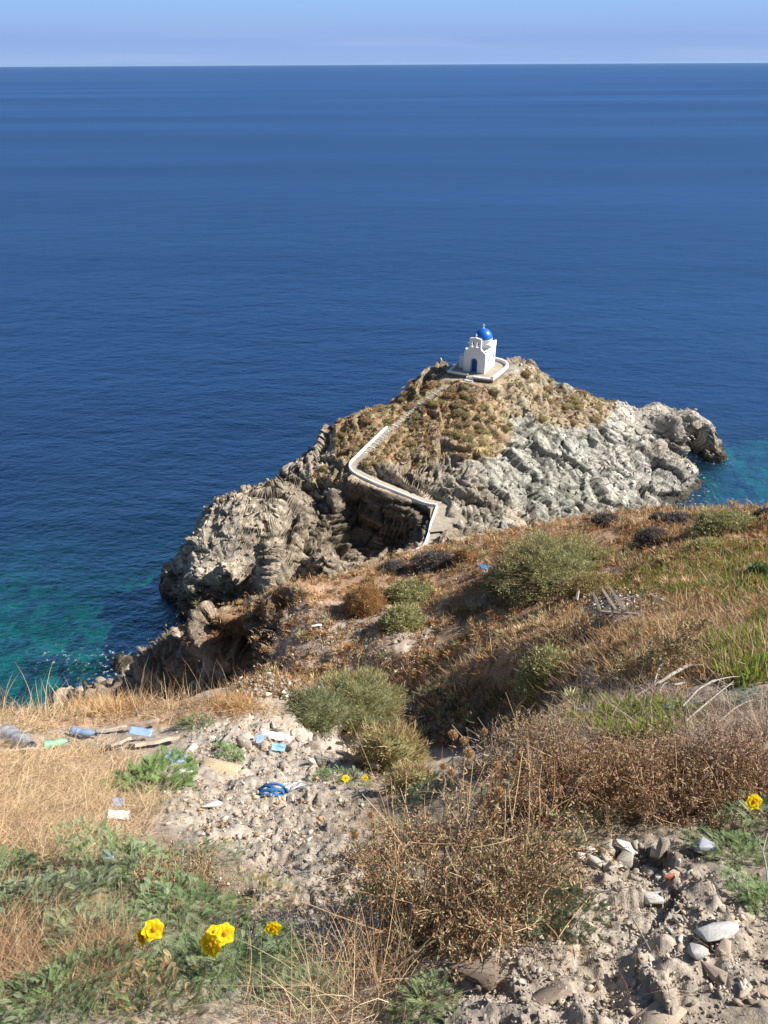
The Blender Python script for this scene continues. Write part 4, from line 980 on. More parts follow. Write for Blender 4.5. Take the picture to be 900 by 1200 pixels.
grass('dry_straw_grass', '', 9000, [(50, 1125, 110, 40), (40, 1060, 60, 20, .3)], 0.085, 0.0016, TAN + BROWN + STRAW, 1.1, 0.9, 3)
grass('dry_straw_grass', '', 900, [(420, 1165, 60, 50), (350, 1195, 80, 30, .5)], 0.17, 0.0024, STRAW, 0.8, 0.9, 4)
grass('dry_straw_grass', '', 9000, [(850, 860, 90, 40), (720, 840, 100, 40), (880, 760, 60, 30)], 0.16, 0.003, [(0.34, 0.25, 0.19), (0.42, 0.33, 0.25), (0.25, 0.16, 0.11)], 0.9, 0.9, 3)
grass('dry_straw_grass', '', 7000, [(300, 900, 230, 100, .4), (350, 1080, 120, 80, .5), (740, 1080, 180, 100, .3), (120, 1050, 160, 80)], 0.06, 0.0016, TAN + BROWN, 1.2, 1.0, 2)

grass('green_blades', '', 5000, [(120, 1050, 160, 60), (250, 1140, 130, 50), (90, 1180, 120, 30), (180, 930, 50, 18, .6), (650, 1080, 40, 20, .4)], 0.07, 0.0018, GREEN + GGREEN, 0.8, 0.7, 3)
tufts('dry_tufts', 2600, MIDH, 0.07, 0.20, ORANGE + ORANGE + TAN[:1] + [(0.38, 0.19, 0.09)], noise=1.6)
tufts('dry_tufts', 1100, MIDH + [(560, 830, 120, 40)], 0.08, 0.26, TAN + TAN + OLIVE, noise=1.6)
tufts('dry_tufts', 500, [(560, 840, 120, 34), (640, 830, 60, 30)], 0.10, 0.3, BROWN + GREYM + OLIVE)
# headland: low scrub and broken rock
hs_ = np.where((Hz > 2.5) & (Hveg > 0.15) & (dp > 0.75) & (td > 0.3) & (HN[:, 2] > 0.3))[0]; pi_ = R2.choice(hs_, 2600, p=Hveg[hs_] / Hveg[hs_].sum())
tufts('headland_scrub', 2600, None, 0.15, 0.5, TAN + ORANGE + STRAW + YOLIVE, cover=1, P=HV[pi_] + R2.normal(size=(2600, 3)) * [0.12, 0.12, 0], i=pi_, k=18, wid=0.16)
# ---- fleshy-leaved ground cover: short stubby upright fingers
def succulent(n, L, ln):
    P, i = sample(n, L, noise=1.6, seed=8); up = unit(np.array([0, 0, 1.0]) + GN[i] * 0.3)
    Dr = unit(up + rdir(n) * 0.55); l_ = ln * R2.uniform(0.6, 1.4, n); c = palette(n, SUCC)
    s1 = unit(np.cross(Dr, rdir(n))); s2 = np.cross(Dr, s1); bd = rdir(n) * 0.25
    A = Acc()
    for s in (s1, s2): A.add(ribbons(P, Dr, l_, l_ * 0.20, c * 0.85, 3, bd, 'leaf', side=s, tipcol=np.clip(c * 1.35, 0, 1)))
    return tag(link('fleshy_ground_cover', A.mesh('fleshy_ground_cover', M_leaf)), None, None, kind='stuff')
succulent(6500, [(810, 675, 75, 26), (870, 665, 50, 30), (740, 690, 30, 14, .6), (880, 700, 40, 14, .6)], 0.11)
succulent(2600, [(872, 772, 46, 30), (900, 745, 30, 20)], 0.12)
succulent(2600, [(745, 850, 50, 24), (700, 838, 50, 18, .7), (790, 840, 30, 16, .5), (640, 840, 30, 14, .5)], 0.075)

# ---- lobed herb leaves, built once as a template
def herb_leaf(nl=9, lob=0.17):
    V = []; F = []; tc_ = []
    def quad(p, d, l, w):
        s = np.array([-d[1], d[0], 0]); b = len(V)
        V.extend([p, p + d * l * 0.45 + s * w * 0.5 + [0, 0, 0.02], p + d * l, p + d * l * 0.45 - s * w * 0.5 + [0, 0, 0.02]]); F.append([b, b + 1, b + 2, b + 3])
        tc_.extend([0.75, 1, 1.2, 1])
    arc = lambda x: np.array([x, 0, 0.35 * x - 0.42 * x * x])
    for k in range(nl):
        x = 0.18 + 0.74 * k / (nl - 1); l = lob * (0.55 + 0.9 * math.sin(PI * min(1, x * 0.95)))
        for s in (-1, 1): quad(arc(x), unit(np.array([0.55, s, 0.2])), l, l * 0.34)
    quad(arc(0.88), np.array([1.0, 0, -0.3]), 0.16, 0.08)
    for k in range(5):
        a = arc(k / 5); b_ = arc((k + 1) / 5); b = len(V); wv = 0.022 * (1.3 - k / 5)
        V.extend([a - [0, wv, 0], a + [0, wv, 0], b_ + [0, wv, 0], b_ - [0, wv, 0]]); F.append([b, b + 1, b + 2, b + 3]); tc_.extend([1.15] * 4)
    return np.array(V), np.array(F), np.array(tc_)[:, None]
HLV, HLF, HLC = herb_leaf()
def herb_mesh(rad, n, leaf, cols, seed, dome=0.5, stems=True):
    """leafy cushion of n lobed leaves covering a patch of radius rad"""
    a = R2.uniform(0, 2 * PI, n); r = np.sqrt(R2.random(n)) * rad * (1 + 0.3 * np.sin(a * 3 + seed))
    P = np.c_[r * np.cos(a), r * np.sin(a), R2.uniform(0, 1, n) * leaf * dome * (1.1 - 0.7 * r / rad)]
    x = unit(np.c_[np.cos(a) + R2.normal(size=n) * 0.7, np.sin(a) + R2.normal(size=n) * 0.7, R2.uniform(-0.05, 0.75, n)])
    z = unit(np.array([0, 0, 1.0]) + rdir(n) * 0.35); y = unit(np.cross(z, x)); z = np.cross(x, y)
    Rm = np.stack([x, y, z], -1); S = leaf * R2.uniform(0.5, 1.2, n)
    A = Acc(); A.add(instance(HLV, HLF, P, Rm, S, palette(n, cols), HLC))
    B = Acc(); m = max(10, n // 5); P2 = np.c_[R2.normal(size=(m, 2)) * rad * 0.35, np.zeros(m)]
    B.add(ribbons(P2, unit(np.c_[R2.normal(size=(m, 2)) * 0.8, np.ones(m)]), leaf * R2.uniform(0.5, 1.3, m), leaf * 0.035, palette(m, [(0.2, 0.22, 0.1), (0.35, 0.28, 0.15)]), 3, rdir(m) * 0.3, 'stem'))
    return A, B
def place_herb(label, px, py, rpx, n, leaf, cols, squash=1.0, name='leafy_plant', cat='plant', group=None):
    g = hit(px, py); rad = rpx * g[2] / FPX
    A, B = herb_mesh(rad, int(n * 3.6), leaf * 0.62, cols, px, 2.2)
    root = empty(name, tuple(g[0] - np.array([0, 0, 0.01])), label, cat, group)
    # lean the cushion onto the slope
    nn = Vector(unit(g[1] * 0.75 + np.array([0, 0, 0.25]))); root.rotation_mode = 'QUATERNION'; root.rotation_quaternion = nn.to_track_quat('Z', 'Y')
    root.scale = (1, squash, 1)
    link('leaves', A.mesh('leaves', M_leaf), root); link('stems', B.mesh('stems', M_twig), root); return root
place_herb('silvery green lobed-leaf plant at the left edge above the rust-coloured dry mat', 40, 1068, 75, 260, 0.075, GGREEN + [(0.26, 0.31, 0.22)])
place_herb('bushy green lobed-leaf plant between the silvery plant and the bare soil', 150, 1030, 78, 260, 0.07, GGREEN + GREEN)
place_herb('dense green plant rising behind the pair of yellow flowers', 205, 1080, 70, 220, 0.065, GREEN + GGREEN)
place_herb('green plant spreading around the stems of the yellow flower cluster', 265, 1150, 90, 280, 0.055, GGREEN + GREEN)
place_herb('low green plant sprouting in the bottom left corner', 60, 1180, 80, 220, 0.05, GREEN + GGREEN)
place_herb('green plant at the bottom edge right of the corner plant', 165, 1190, 70, 160, 0.05, GREEN + TAN)
place_herb('fresh green leafy clump between the grey plank and the pale stones', 185, 928, 48, 220, 0.11, [(0.15, 0.24, 0.07), (0.21, 0.30, 0.10), (0.11, 0.17, 0.06)])
place_herb('small green seedling clump beside the blue rope coil', 265, 893, 22, 60, 0.10, GREEN)
place_herb('tiny green tuft in the dry grass at the lip of the slope', 228, 852, 18, 60, 0.10, GREEN)
place_herb('straggly green plant with two tiny yellow flowers below the feathery bush', 395, 918, 34, 110, 0.08, GREEN + GGREEN)
place_herb('green plant under the twigs left of the thistle stems', 500, 935, 34, 120, 0.06, GGREEN)
place_herb('dark green leafy clump shaded at the foot of the brown bush', 445, 1065, 32, 160, 0.045, [(0.07, 0.14, 0.04), (0.10, 0.19, 0.05)])
place_herb('grey-green thistle rosette on the rocky soil right of the brown bush', 650, 1082, 58, 180, 0.062, GGREEN + [(0.26, 0.32, 0.18)])
place_herb('grey-green plant growing just above the pale stone pile', 655, 985, 60, 150, 0.06, GGREEN)
place_herb('bright green leafy shrublet at the right edge beside the stone pile', 868, 1010, 50, 260, 0.045, [(0.15, 0.21, 0.08), (0.10, 0.15, 0.05), (0.2, 0.25, 0.12)])
place_herb('deep green plant at the right edge below the leafy shrublet', 893, 1062, 40, 160, 0.045, GREEN)
place_herb('pale green sprig standing at the bottom edge among dry stalks', 510, 1185, 38, 70, 0.055, [(0.26, 0.31, 0.15), (0.18, 0.23, 0.10)])
place_herb('green plant beneath the lone yellow flower on the right', 878, 965, 36, 120, 0.05, GREEN + GGREEN)
place_herb('blue-green plant behind the pale dry branches', 885, 828, 30, 90, 0.09, [(0.15, 0.22, 0.16), (0.2, 0.27, 0.2)])
place_herb('blue-green plant tangled under the pale dry branches', 800, 838, 30, 90, 0.07, [(0.15, 0.22, 0.16), (0.12, 0.18, 0.09)])
place_herb('green weedy plant on the bare soil behind the single yellow flower', 305, 1055, 36, 70, 0.045, GREEN + TAN)

place_herb('green weedy patch behind the bushy lobed plant near the soil edge', 235, 1010, 46, 90, 0.05, GREEN + GGREEN)
place_herb('grey-green plant filling the gap left of the pair of yellow flowers', 110, 1105, 66, 150, 0.055, GGREEN)
place_herb('leafy green plant between the flower cluster and the single flower', 310, 1130, 54, 120, 0.05, GREEN + GGREEN)
place_herb('sage-green plant under the dry stalks at the bottom edge', 360, 1180, 50, 110, 0.05, GGREEN)
place_herb('grey-green sprouts inside the tall thistle bush', 600, 1010, 50, 70, 0.05, GGREEN)
place_herb('grey-green sprouts on the left side of the tall thistle bush', 470, 975, 40, 60, 0.05, GGREEN)
place_herb('blue-green weed on the bank behind the thistle heads', 600, 935, 40, 70, 0.05, GGREEN)
place_herb('green plant at the left edge under the straw', 15, 1030, 44, 110, 0.06, GGREEN + GREEN)
# ---- dry brown bushes
def dry_bush(label, px, py, wpx, hpx, nst, nlf, cols, leaf=0.011, green=0.06, name='dry_bush', twig=STRAW, ryk=0.8):
    g = hit(px, py); rx = wpx * g[2] / FPX / 2; h = hpx * g[2] / FPX; ry = rx * ryk
    root = empty(name, tuple(g[0] - np.array([0, 0, 0.02])), label, 'bush')
    a = R2.uniform(0, 2 * PI, nst); r = np.sqrt(R2.random(nst)) * 0.9
    P = np.c_[rx * r * np.cos(a), ry * r * np.sin(a), np.zeros(nst)]
    # foot follows the slope under the bush
    nrm = g[1]; P[:, 2] = -(P[:, 0] * nrm[0] + P[:, 1] * nrm[1]) / max(nrm[2], 0.3)
    Dr = unit(np.c_[np.cos(a) * r * 0.5, np.sin(a) * r * 0.5, np.ones(nst)] + rdir(nst) * 0.35)
    L = h * R2.uniform(0.5, 1.1, nst) * (1.05 - 0.35 * r); bd = rdir(nst) * 0.35
    B = Acc(); c = palette(nst, cols + list(twig)[:2])
    B.add(ribbons(P, Dr, L, 0.0042, c, 5, bd, 'stem'))
    # side twigs
    k = nst * 7; j = R2.integers(0, nst, k); t = R2.uniform(0.15, 1, k)
    Pt = P[j] + Dr[j] * (L[j] * t)[:, None] + bd[j] * (L[j] * t * t)[:, None]
    Dt = unit(Dr[j] * 0.5 + rdir(k)); Lt = h * R2.uniform(0.10, 0.32, k); bt = rdir(k) * 0.4
    B.add(ribbons(Pt, Dt, Lt, 0.0022, palette(k, cols + list(twig)), 3, bt, 'stem'))
    j2 = R2.integers(0, k, nlf); t = R2.uniform(0.1, 1.05, nlf)
    Pl = Pt[j2] + Dt[j2] * (Lt[j2] * t)[:, None] + bt[j2] * (Lt[j2] * t * t)[:, None] + R2.normal(size=(nlf, 3)) * 0.004
    cl = palette(nlf, cols); gmask = R2.random(nlf) < green; cl[gmask] = palette(gmask.sum(), GGREEN)
    A = Acc(); A.add(ribbons(Pl, rdir(nlf), leaf * R2.uniform(0.5, 1.5, nlf), leaf * 0.42, cl, 2, None, 'leaf'))
    ks = max(10, nst // 6); a3 = R2.uniform(0, 6.28, ks); P3 = np.c_[rx * 0.8 * np.cos(a3), ry * 0.8 * np.sin(a3), np.zeros(ks)]; P3[:, 2] = -(P3[:, 0] * nrm[0] + P3[:, 1] * nrm[1]) / max(nrm[2], 0.3)
    B.add(ribbons(P3, unit(rdir(ks) * 0.6 + [0, 0, 1.0]), h * R2.uniform(0.6, 1.15, ks), 0.0036, palette(ks, STRAW), 5, rdir(ks) * 0.5, 'stem'))
    link('seed_leaves', A.mesh('seed_leaves', M_straw), root); link('twigs', B.mesh('twigs', M_twig), root); return root, g, (P, Dr, L, bd)
tb = dry_bush('tall reddish-brown dried thistle bush in the middle foreground', 540, 1062, 185, 180, 180, 18000, BROWN + TAN[:2], 0.011, 0.18)
dry_bush('spent brown bush trailing below the thistle bush toward the soil', 515, 1120, 150, 80, 110, 8000, BROWN + TAN[:1], 0.010, 0.25)
dry_bush('brown dried bush directly above the pale stone pile', 650, 945, 170, 80, 160, 12000, BROWN, 0.012, 0.06, ryk=0.45)
dry_bush('dense dark brown twiggy bush left of the lone yellow flower', 790, 936, 210, 88, 230, 17000, [(0.32, 0.18, 0.10), (0.42, 0.27, 0.16), (0.24, 0.14, 0.08), (0.46, 0.34, 0.22)], 0.012, 0.03, ryk=0.45)
dry_bush('pale greyish dry bush at the right edge above the yellow flower', 875, 915, 120, 70, 200, 14000, [(0.36, 0.26, 0.20), (0.27, 0.18, 0.13)], 0.013, 0.03)
dry_bush('bleached twiggy bush on the shady bank right of the gully', 610, 900, 120, 62, 160, 7000, [(0.26, 0.17, 0.11), (0.34, 0.26, 0.18)], 0.015, 0.05)
dry_bush('tangled brown bush below the green fleshy leaves', 730, 905, 150, 52, 180, 14000, BROWN, 0.014, 0.08)
dry_bush('thin rusty weeds at the edge of the bare soil', 470, 1000, 60, 80, 40, 2500, BROWN, 0.011, 0.15)
dry_bush('scrubby brown plant on the shaded bank above the tangled bush', 640, 868, 100, 40, 120, 5000, TAN, 0.02, 0.15)
dry_bush('straw-coloured brush in front of the rounded yellow-green shrub', 745, 800, 130, 40, 160, 7000, TAN, 0.03, 0.25)
dry_bush('sparse brown weeds among the left-hand green plants', 215, 1045, 80, 60, 60, 3000, BROWN, 0.010, 0.2)

# ---- dried thistle heads, each on its own stalk
def burr(rad, seed):
    n = 420; d = rdir(n); A = Acc(); Vc, Fc = ico(2)
    A.add((Vc * rad * 0.62, Fc, np.tile([0.30, 0.17, 0.08], (len(Vc), 1))))
    A.add(ribbons(d * rad * 0.5, d + rdir(n) * 0.2, rad * 0.55, rad * 0.09, palette(n, [(0.55, 0.34, 0.17), (0.62, 0.44, 0.25), (0.40, 0.22, 0.11)]), 1, None, 'blade')); return A
burr_me = burr(0.021, 1).mesh('head', M_straw)
HEADS = [(531, 861, 3.0, 1.05, 'topmost dried thistle head, a tan ball against the dark gully'), (543, 868, 2.98, 0.85, 'dried thistle head just right of the topmost one'),
 (549, 883, 2.9, 1.2, 'largest dried thistle head, golden, below the topmost pair'), (568, 857, 3.1, 0.7, 'small dried thistle head among bleached twigs'),
 (520, 898, 2.85, 0.8, 'dried thistle head on the left fringe of the thistle bush'), (529, 905, 2.8, 0.85, 'dried thistle head low beside the left fringe head'),
 (582, 898, 2.9, 1.0, 'dried thistle head right of centre in the thistle bush'), (604, 894, 3.0, 0.85, 'dried thistle head furthest right on the thistle bush'),
 (585, 928, 2.75, 0.95, 'pale dried thistle head in the heart of the thistle bush'), (652, 909, 3.1, 0.85, 'dried thistle head above the brown bush by the stone pile'),
 (416, 978, 2.95, 1.0, 'dried thistle head standing over the bare soil'), (435, 955, 3.1, 0.9, 'blurred tan thistle head left of the thistle bush'),
 (432, 1013, 2.8, 0.9, 'rusty thistle head low at the edge of the bare soil'), (445, 1030, 2.7, 0.8, 'lowest thistle head, rusty, above the dark green clump'), (633, 928, 2.9, 0.75, 'brown thistle head beside the pale heart head')]
for px_, py_, d_, s_, lb in HEADS:
    p = at_depth(px_, py_, d_); gz, _n = drop(p[0], p[1]); foot = p.copy(); foot[2] = gz[2] - 0.02
    # the stalk starts a little nearer the bush centre
    foot[:2] += np.array([0.03, -0.04]) * R2.uniform(0.3, 1); r = empty('dried_thistle', tuple(foot), lb, 'thistle')
    v = p - foot; L_ = np.linalg.norm(v); A = Acc(); m = 3
    A.add(ribbons(np.zeros((2, 3)), np.array([v, v]), L_, 0.0045, np.array([0.36, 0.24, 0.13]), 4, None, 'stem', side=np.array([[1, 0, 0], [0, 1, 0.0]])))
    k = 26; t = R2.uniform(0.25, 0.98, k); A.add(ribbons(v[None] * t[:, None], rdir(k) + [0, 0, 0.5], 0.03, 0.006, palette(k, TAN), 2, rdir(k) * 0.3, 'leaf'))
    link('stalk', A.mesh('stalk', M_straw), r); link('head', burr_me, r, tuple(v), scale=s_)

# ---- yellow flowers
def flower_meshes(rad, seed):
    A = Acc(); npet = 6
    for layer, (k, tilt, l) in enumerate(((npet, 0.22, 1.0), (5, 0.55, 0.72))):
        for q in range(k):
            a = 2 * PI * q / k + layer * 0.3 + R2.normal() * 0.08; l2 = rad * l * R2.uniform(0.85, 1.1); nu, nv = 6, 6
            V = []
            for i in range(nu):
                t = i / (nu - 1)
                for j in range(nv):
                    s = (j / (nv - 1) - 0.5) * 2; wd_ = rad * 0.54 * math.sin(PI * (0.15 + 0.72 * t)) ; rr_ = l2 * t * (1 - 0.12 * s * s * t)
                    zz_ = tilt * rr_ * (1 - 0.6 * t) + rad * 0.045 * math.sin(s * 4 + q * 2) * t
                    V.append((rr_ * math.cos(a) - s * wd_ * math.sin(a), rr_ * math.sin(a) + s * wd_ * math.cos(a), zz_))
            A.add((np.array(V), grid_faces(nu, nv), np.tile(np.array([0.93, 0.68, 0.01]) * (1 - 0.10 * layer) * R2.uniform(0.92, 1.06), (nu * nv, 1))))
    Bc = Acc(); Vc, Fc = ico(2); Bc.add((Vc * [rad * 0.24, rad * 0.24, rad * 0.16] + [0, 0, rad * 0.1], Fc, np.tile([0.62, 0.30, 0.01], (len(Vc), 1))))
    n = 60; d = rdir(n); d[:, 2] = np.abs(d[:, 2]); Bc.add(ribbons(d * rad * 0.15, d, rad * 0.25, rad * 0.05, np.array([0.8, 0.5, 0.02]), 1))
    return A.mesh('petals', M_petal), Bc.mesh('flower_centre', M_petal)
fl = [flower_meshes(0.034, k) for k in range(2)]
FLW = [(180, 1089, 2.12, 0.95, (0.25, -0.7, 0.7), 'open yellow flower, the brighter one of the left pair'), (167, 1098, 2.16, 0.72, (-0.5, -0.6, 0.4), 'smaller deep yellow flower half hidden beside the left pair'),
 (263, 1094, 2.05, 0.92, (0.3, -0.6, 0.75), 'upper right yellow flower of the middle cluster'), (247, 1106, 2.02, 1.0, (-0.3, -0.8, 0.5), 'lower left yellow flower of the middle cluster, the widest one'), (251, 1092, 2.10, 0.6, (0.0, -0.3, 0.9), 'small yellow flower at the back of the middle cluster'),
 (320, 1087, 2.15, 0.72, (0.1, -0.9, 0.4), 'single yellow flower standing against the bare soil'), (228, 1135, 2.1, 0.28, (0.0, -0.6, 0.6), 'unopened yellow bud beneath the middle cluster'),
 (883, 939, 2.7, 0.95, (0.1, -0.85, 0.5), 'yellow cup-shaped flower at the right edge above the stone pile'), (876, 897, 3.2, 0.8, (0.3, -0.4, 0.8), 'pale yellow flower further back at the right edge'),
 (405, 912, 4.9, 0.75, (0.1, -0.5, 0.8), 'tiny yellow flower on the rubble, the left one of two'), (428, 912, 4.9, 0.65, (-0.1, -0.5, 0.8), 'tiny yellow flower beside the feathery bush, the right one of two')]
for q, (px_, py_, d_, s_, nn, lb) in enumerate(FLW):
    p = at_depth(px_, py_, d_); gz, _n = drop(p[0], p[1])
    foot = np.array([p[0] + 0.02, p[1] - 0.02, gz[2] - 0.02])
    if p[2] < foot[2] + 0.06: p[2] = foot[2] + 0.06
    r = empty('yellow_flower', tuple(foot), lb, 'flower'); v = p - foot; L_ = np.linalg.norm(v)
    A = Acc(); A.add(ribbons(np.zeros((2, 3)), np.array([v, v]), L_, 0.004, np.array([0.18, 0.24, 0.10]), 5, None, 'stem', side=np.array([[1, 0, 0], [0, 1, 0.0]])))
    k = 7; t = R2.uniform(0.1, 0.8, k); x = unit(np.c_[R2.normal(size=(k, 2)), np.full(k, 0.3)]); y = unit(np.cross([0, 0, 1.0], x)); z = np.cross(x, y)
    A.add(instance(HLV, HLF, v[None] * t[:, None], np.stack([x, y, z], -1), np.full(k, 0.06), palette(k, GGREEN), HLC))
    link('stem', A.mesh('stem', M_leaf), r); m1, m2 = fl[q % 2]
    qt = Vector(nn).normalized().to_track_quat('Z', 'Y')
    o1 = link('petals', m1, r, tuple(v), scale=s_); o1.rotation_mode = 'QUATERNION'; o1.rotation_quaternion = qt
    o2 = link('flower_centre', m2, r, tuple(v), scale=s_); o2.rotation_mode = 'QUATERNION'; o2.rotation_quaternion = qt

# ------------------------------------------------------------------ stones
SH = [hull_shape(13, (1, R2.uniform(0.6, 0.9), R2.uniform(0.35, 0.7)), s, 0.05) for s in range(8)]
SL = [hull_shape(8, (1, 0.75, 0.5), 20 + s, 0) for s in range(4)]
smesh = []
for k in range(16):
    Vs, Fs = SH[k % 8]; c = np.array(PALE[k % 5]) * (1.0 + 0.12 * ((k * 7) % 5 - 2) / 2)
    smesh.append(np_mesh('stone', Vs, Fs, M_stone, np.tile(c, (len(Vs), 1)) * (1 + 0.15 * fbm(Vs * 3, 2, k))[:, None]))
def put_stone(p, n, s, label, group, k=None, white=False):
    o = link('stone', smesh[int(R2.integers(0, 16)) if k is None else k]); o.location = tuple(p + n * s * 0.18)
    qt = Vector(unit(n + R2.normal(size=3) * 0.3)).to_track_quat('Z', 'Y'); o.rotation_mode = 'QUATERNION'
    from mathutils import Quaternion
    o.rotation_quaternion = qt @ Quaternion((0, 0, 1), R2.uniform(0, 6.28)); o.scale = (s, s * R2.uniform(0.8, 1.1), s * R2.uniform(0.8, 1.2))
    return tag(o, label, 'stone', group)
def pile(n, L, smin, smax, label, group, **k):
    P, i = sample(n, L, jit=0.002, excl=False, **k)
    for p, j in zip(P, i):
        s = smin * (smax / smin) ** (R2.random() ** 2.0); put_stone(p, GN[j], s / 2, label, group)
pile(80, [(735, 1006, 58, 17), (700, 1002, 24, 10, .6), (770, 1020, 40, 12, .6)], 0.032, 0.10, 'pale angular stone in the pile below the dark brown twiggy bush', 'stones in the pile below the brown bush')
pile(70, [(320, 870, 100, 34), (270, 850, 50, 20, .7), (400, 880, 40, 26, .6)], 0.05, 0.26, 'pale stone in the rubble heap at the brink of the slope', 'stones of the rubble heap at the brink')
pile(45, [(300, 950, 110, 36), (250, 985, 60, 20, .6), (350, 1010, 70, 40, .5)], 0.015, 0.09, 'small pale stone on the bare soil below the blue coil', 'stones on the bare soil')
pile(70, [(870, 1130, 40, 50), (820, 1080, 70, 50, .6), (700, 1120, 90, 60, .3)], 0.012, 0.05, 'small stone on the crumbly soil in the lower right corner', 'stones on the lower right soil')
pile(60, [(410, 745, 110, 46), (730, 712, 50, 16, .8), (300, 760, 30, 30, .5)], 0.10, 0.28, 'whitish stone lying on the rubble slope of the middle hill', 'stones on the middle slope')
def one_stone(px, py, wpx, label, col, sq=(1, 0.7, 0.5), seed=1, rz=0.0, tilt=0.0, lift=0.2, name='stone', cat='stone'):
    g = hit(px, py); s = wpx * g[2] / FPX / 2 * 1.1; Vs, Fs = hull_shape(16, sq, seed, 0.05); cc = np.tile(np.array(col), (len(Vs), 1)) * (1 + 0.18 * fbm(Vs * 3, 3, seed))[:, None]
    Vs = Vs + fbm(Vs * 5, 3, seed)[:, None] * 0.02
    o = link(name, np_mesh(name, Vs, Fs, M_stone, cc)); o.location = tuple(g[0] + g[1] * s * lift); o.scale = (s, s, s)
    o.rotation_euler = (tilt, 0.1, rz); return tag(o, label, cat)
one_stone(838, 1098, 62, 'largest white stone, cracked slab on the lower right soil', (0.52, 0.50, 0.47), (1, 0.6, 0.35), 3, 0.5, -0.5)
one_stone(848, 1120, 30, 'smooth tan rounded stone leaning on the white slab', (0.45, 0.36, 0.27), (1, 0.75, 0.6), 4, 1.2, -0.4)
one_stone(818, 1118, 34, 'grey wedge-shaped stone left of the tan rounded stone', (0.42, 0.40, 0.38), (1, 0.6, 0.4), 5, 0.3, -0.4)
one_stone(834, 1143, 34, 'brownish stone lowest of the group under the white slab', (0.36, 0.29, 0.24), (1, 0.55, 0.45), 6, 2.4, -0.3)
one_stone(740, 995, 34, 'long white stone on top of the stone pile', (0.60, 0.57, 0.52), (1, 0.5, 0.4), 7, -0.4, -0.3, 0.6)
one_stone(718, 1000, 34, 'big grey-tan stone on the left of the stone pile', (0.40, 0.35, 0.28), (1, 0.7, 0.6), 8, 0.6, -0.2, 0.5)
one_stone(775, 1004, 20, 'whitish cube-like stone in the middle of the stone pile', (0.58, 0.54, 0.47), (1, 0.85, 0.8), 9, 0.2, -0.2, 0.6)
one_stone(826, 996, 26, 'blue-grey stone apart at the right of the stone pile', (0.40, 0.42, 0.47), (1, 0.8, 0.6), 10, 0.2, -0.2, 0.4)
one_stone(787, 1028, 18, 'brick-red shard lying in front of the stone pile', (0.40, 0.13, 0.08), (1, 0.6, 0.4), 11, 0.1, -0.2, 0.3, 'shard', 'shard')
one_stone(768, 1054, 28, 'white stone on the packed soil below the stone pile', (0.60, 0.57, 0.53), (1, 0.6, 0.4), 12, 0.1, -0.2)
one_stone(765, 1195, 80, 'flat sandy rock half buried at the bottom edge', (0.42, 0.34, 0.26), (1, 0.7, 0.25), 13, 0.3, -0.6, 0.0)
one_stone(555, 1145, 70, 'dark brown flaky rock under the brown trailing bush', (0.20, 0.155, 0.12), (1, 0.6, 0.3), 14, 0.2, -0.5, 0.1)
one_stone(640, 1168, 70, 'flat brown rock ledge at the bottom below the thistle rosette', (0.27, 0.21, 0.165), (1, 0.5, 0.2), 15, 0.2, -0.5, 0.05)
one_stone(385, 1075, 46, 'rounded earth-coloured rock beside the dark green clump', (0.38, 0.31, 0.25), (1, 0.7, 0.4), 16, 0.2, -0.3, 0.1)
one_stone(262, 903, 60, 'smooth ochre rock half buried behind the blue coil', (0.46, 0.36, 0.23), (1, 0.7, 0.3), 17, 0.1, -0.3, 0.0)
one_stone(245, 948, 26, 'white slab of stone standing in the soil left of the blue coil', (0.68, 0.66, 0.60), (1, 0.7, 0.3), 18, 0.5, -0.8, 0.3)
one_stone(215, 910, 26, 'chalky white lump beside the fresh green clump', (0.70, 0.67, 0.60), (1, 0.6, 0.5), 19, 0.2, -0.2, 0.3)
one_stone(222, 880, 20, 'square pale stone at the end of the grey plank', (0.62, 0.58, 0.50), (1, 0.8, 0.5), 22, 0.2, -0.2, 0.3)
one_stone(372, 735, 14, 'bright white flake on the shaded edge of the rubble slope', (0.72, 0.70, 0.68), (1, 0.5, 0.15), 23, 0.4, -0.2, 0.4)
# fine rubble and gravel (uncountable)
def gravel(name, n, L, smin, smax, cols, **k):
    P, i = sample(n, L, excl=False, **k); A = Acc(); which = R2.integers(0, 4, n); S = smin * (smax / smin) ** (R2.random(n) ** 2.6)
    c = palette(n, cols, 0.18)
    for q in range(4):
        m = which == q; Tv, Tf = SL[q]; A.add(instance(Tv, Tf, P[m] + GN[i[m]] * S[m, None] * 0.1, rotmats(m.sum(), GN[i[m]], 0.5), S[m] / 2, c[m]))
    return tag(link(name, A.mesh(name, M_stone)), None, None, kind='stuff')
gravel('rubble', 9000, [(400, 745, 120, 46), (330, 790, 60, 30, .8), (730, 712, 60, 18, .9), (500, 700, 140, 40, .25), (620, 730, 100, 30, .3)], 0.04, 0.16, PALE + [(0.2, 0.15, 0.12), (0.36, 0.2, 0.13)], noise=1.2)
gravel('rubble', 5000, [(320, 870, 110, 42), (250, 850, 60, 24, .5), (300, 940, 120, 50, .5)], 0.008, 0.07, PALE + TAN, noise=1.3)
gravel('soil_clods', 3000, [(740, 1110, 190, 110), (640, 1160, 140, 60, .8), (340, 1040, 80, 60, .7), (800, 1040, 90, 40, .6)], 0.006, 0.045, [(0.38, 0.32, 0.26), (0.37, 0.31, 0.25), (0.22, 0.175, 0.135), (0.42, 0.36, 0.29)], noise=1.5)
gravel('gravel', 22000, [(330, 980, 130, 90), (740, 1090, 170, 120), (640, 1170, 140, 60, .7), (350, 1090, 60, 50), (750, 1010, 80, 30)], 0.003, 0.017, PALE + [(0.30, 0.24, 0.19), (0.26, 0.2, 0.16)], noise=1.2)
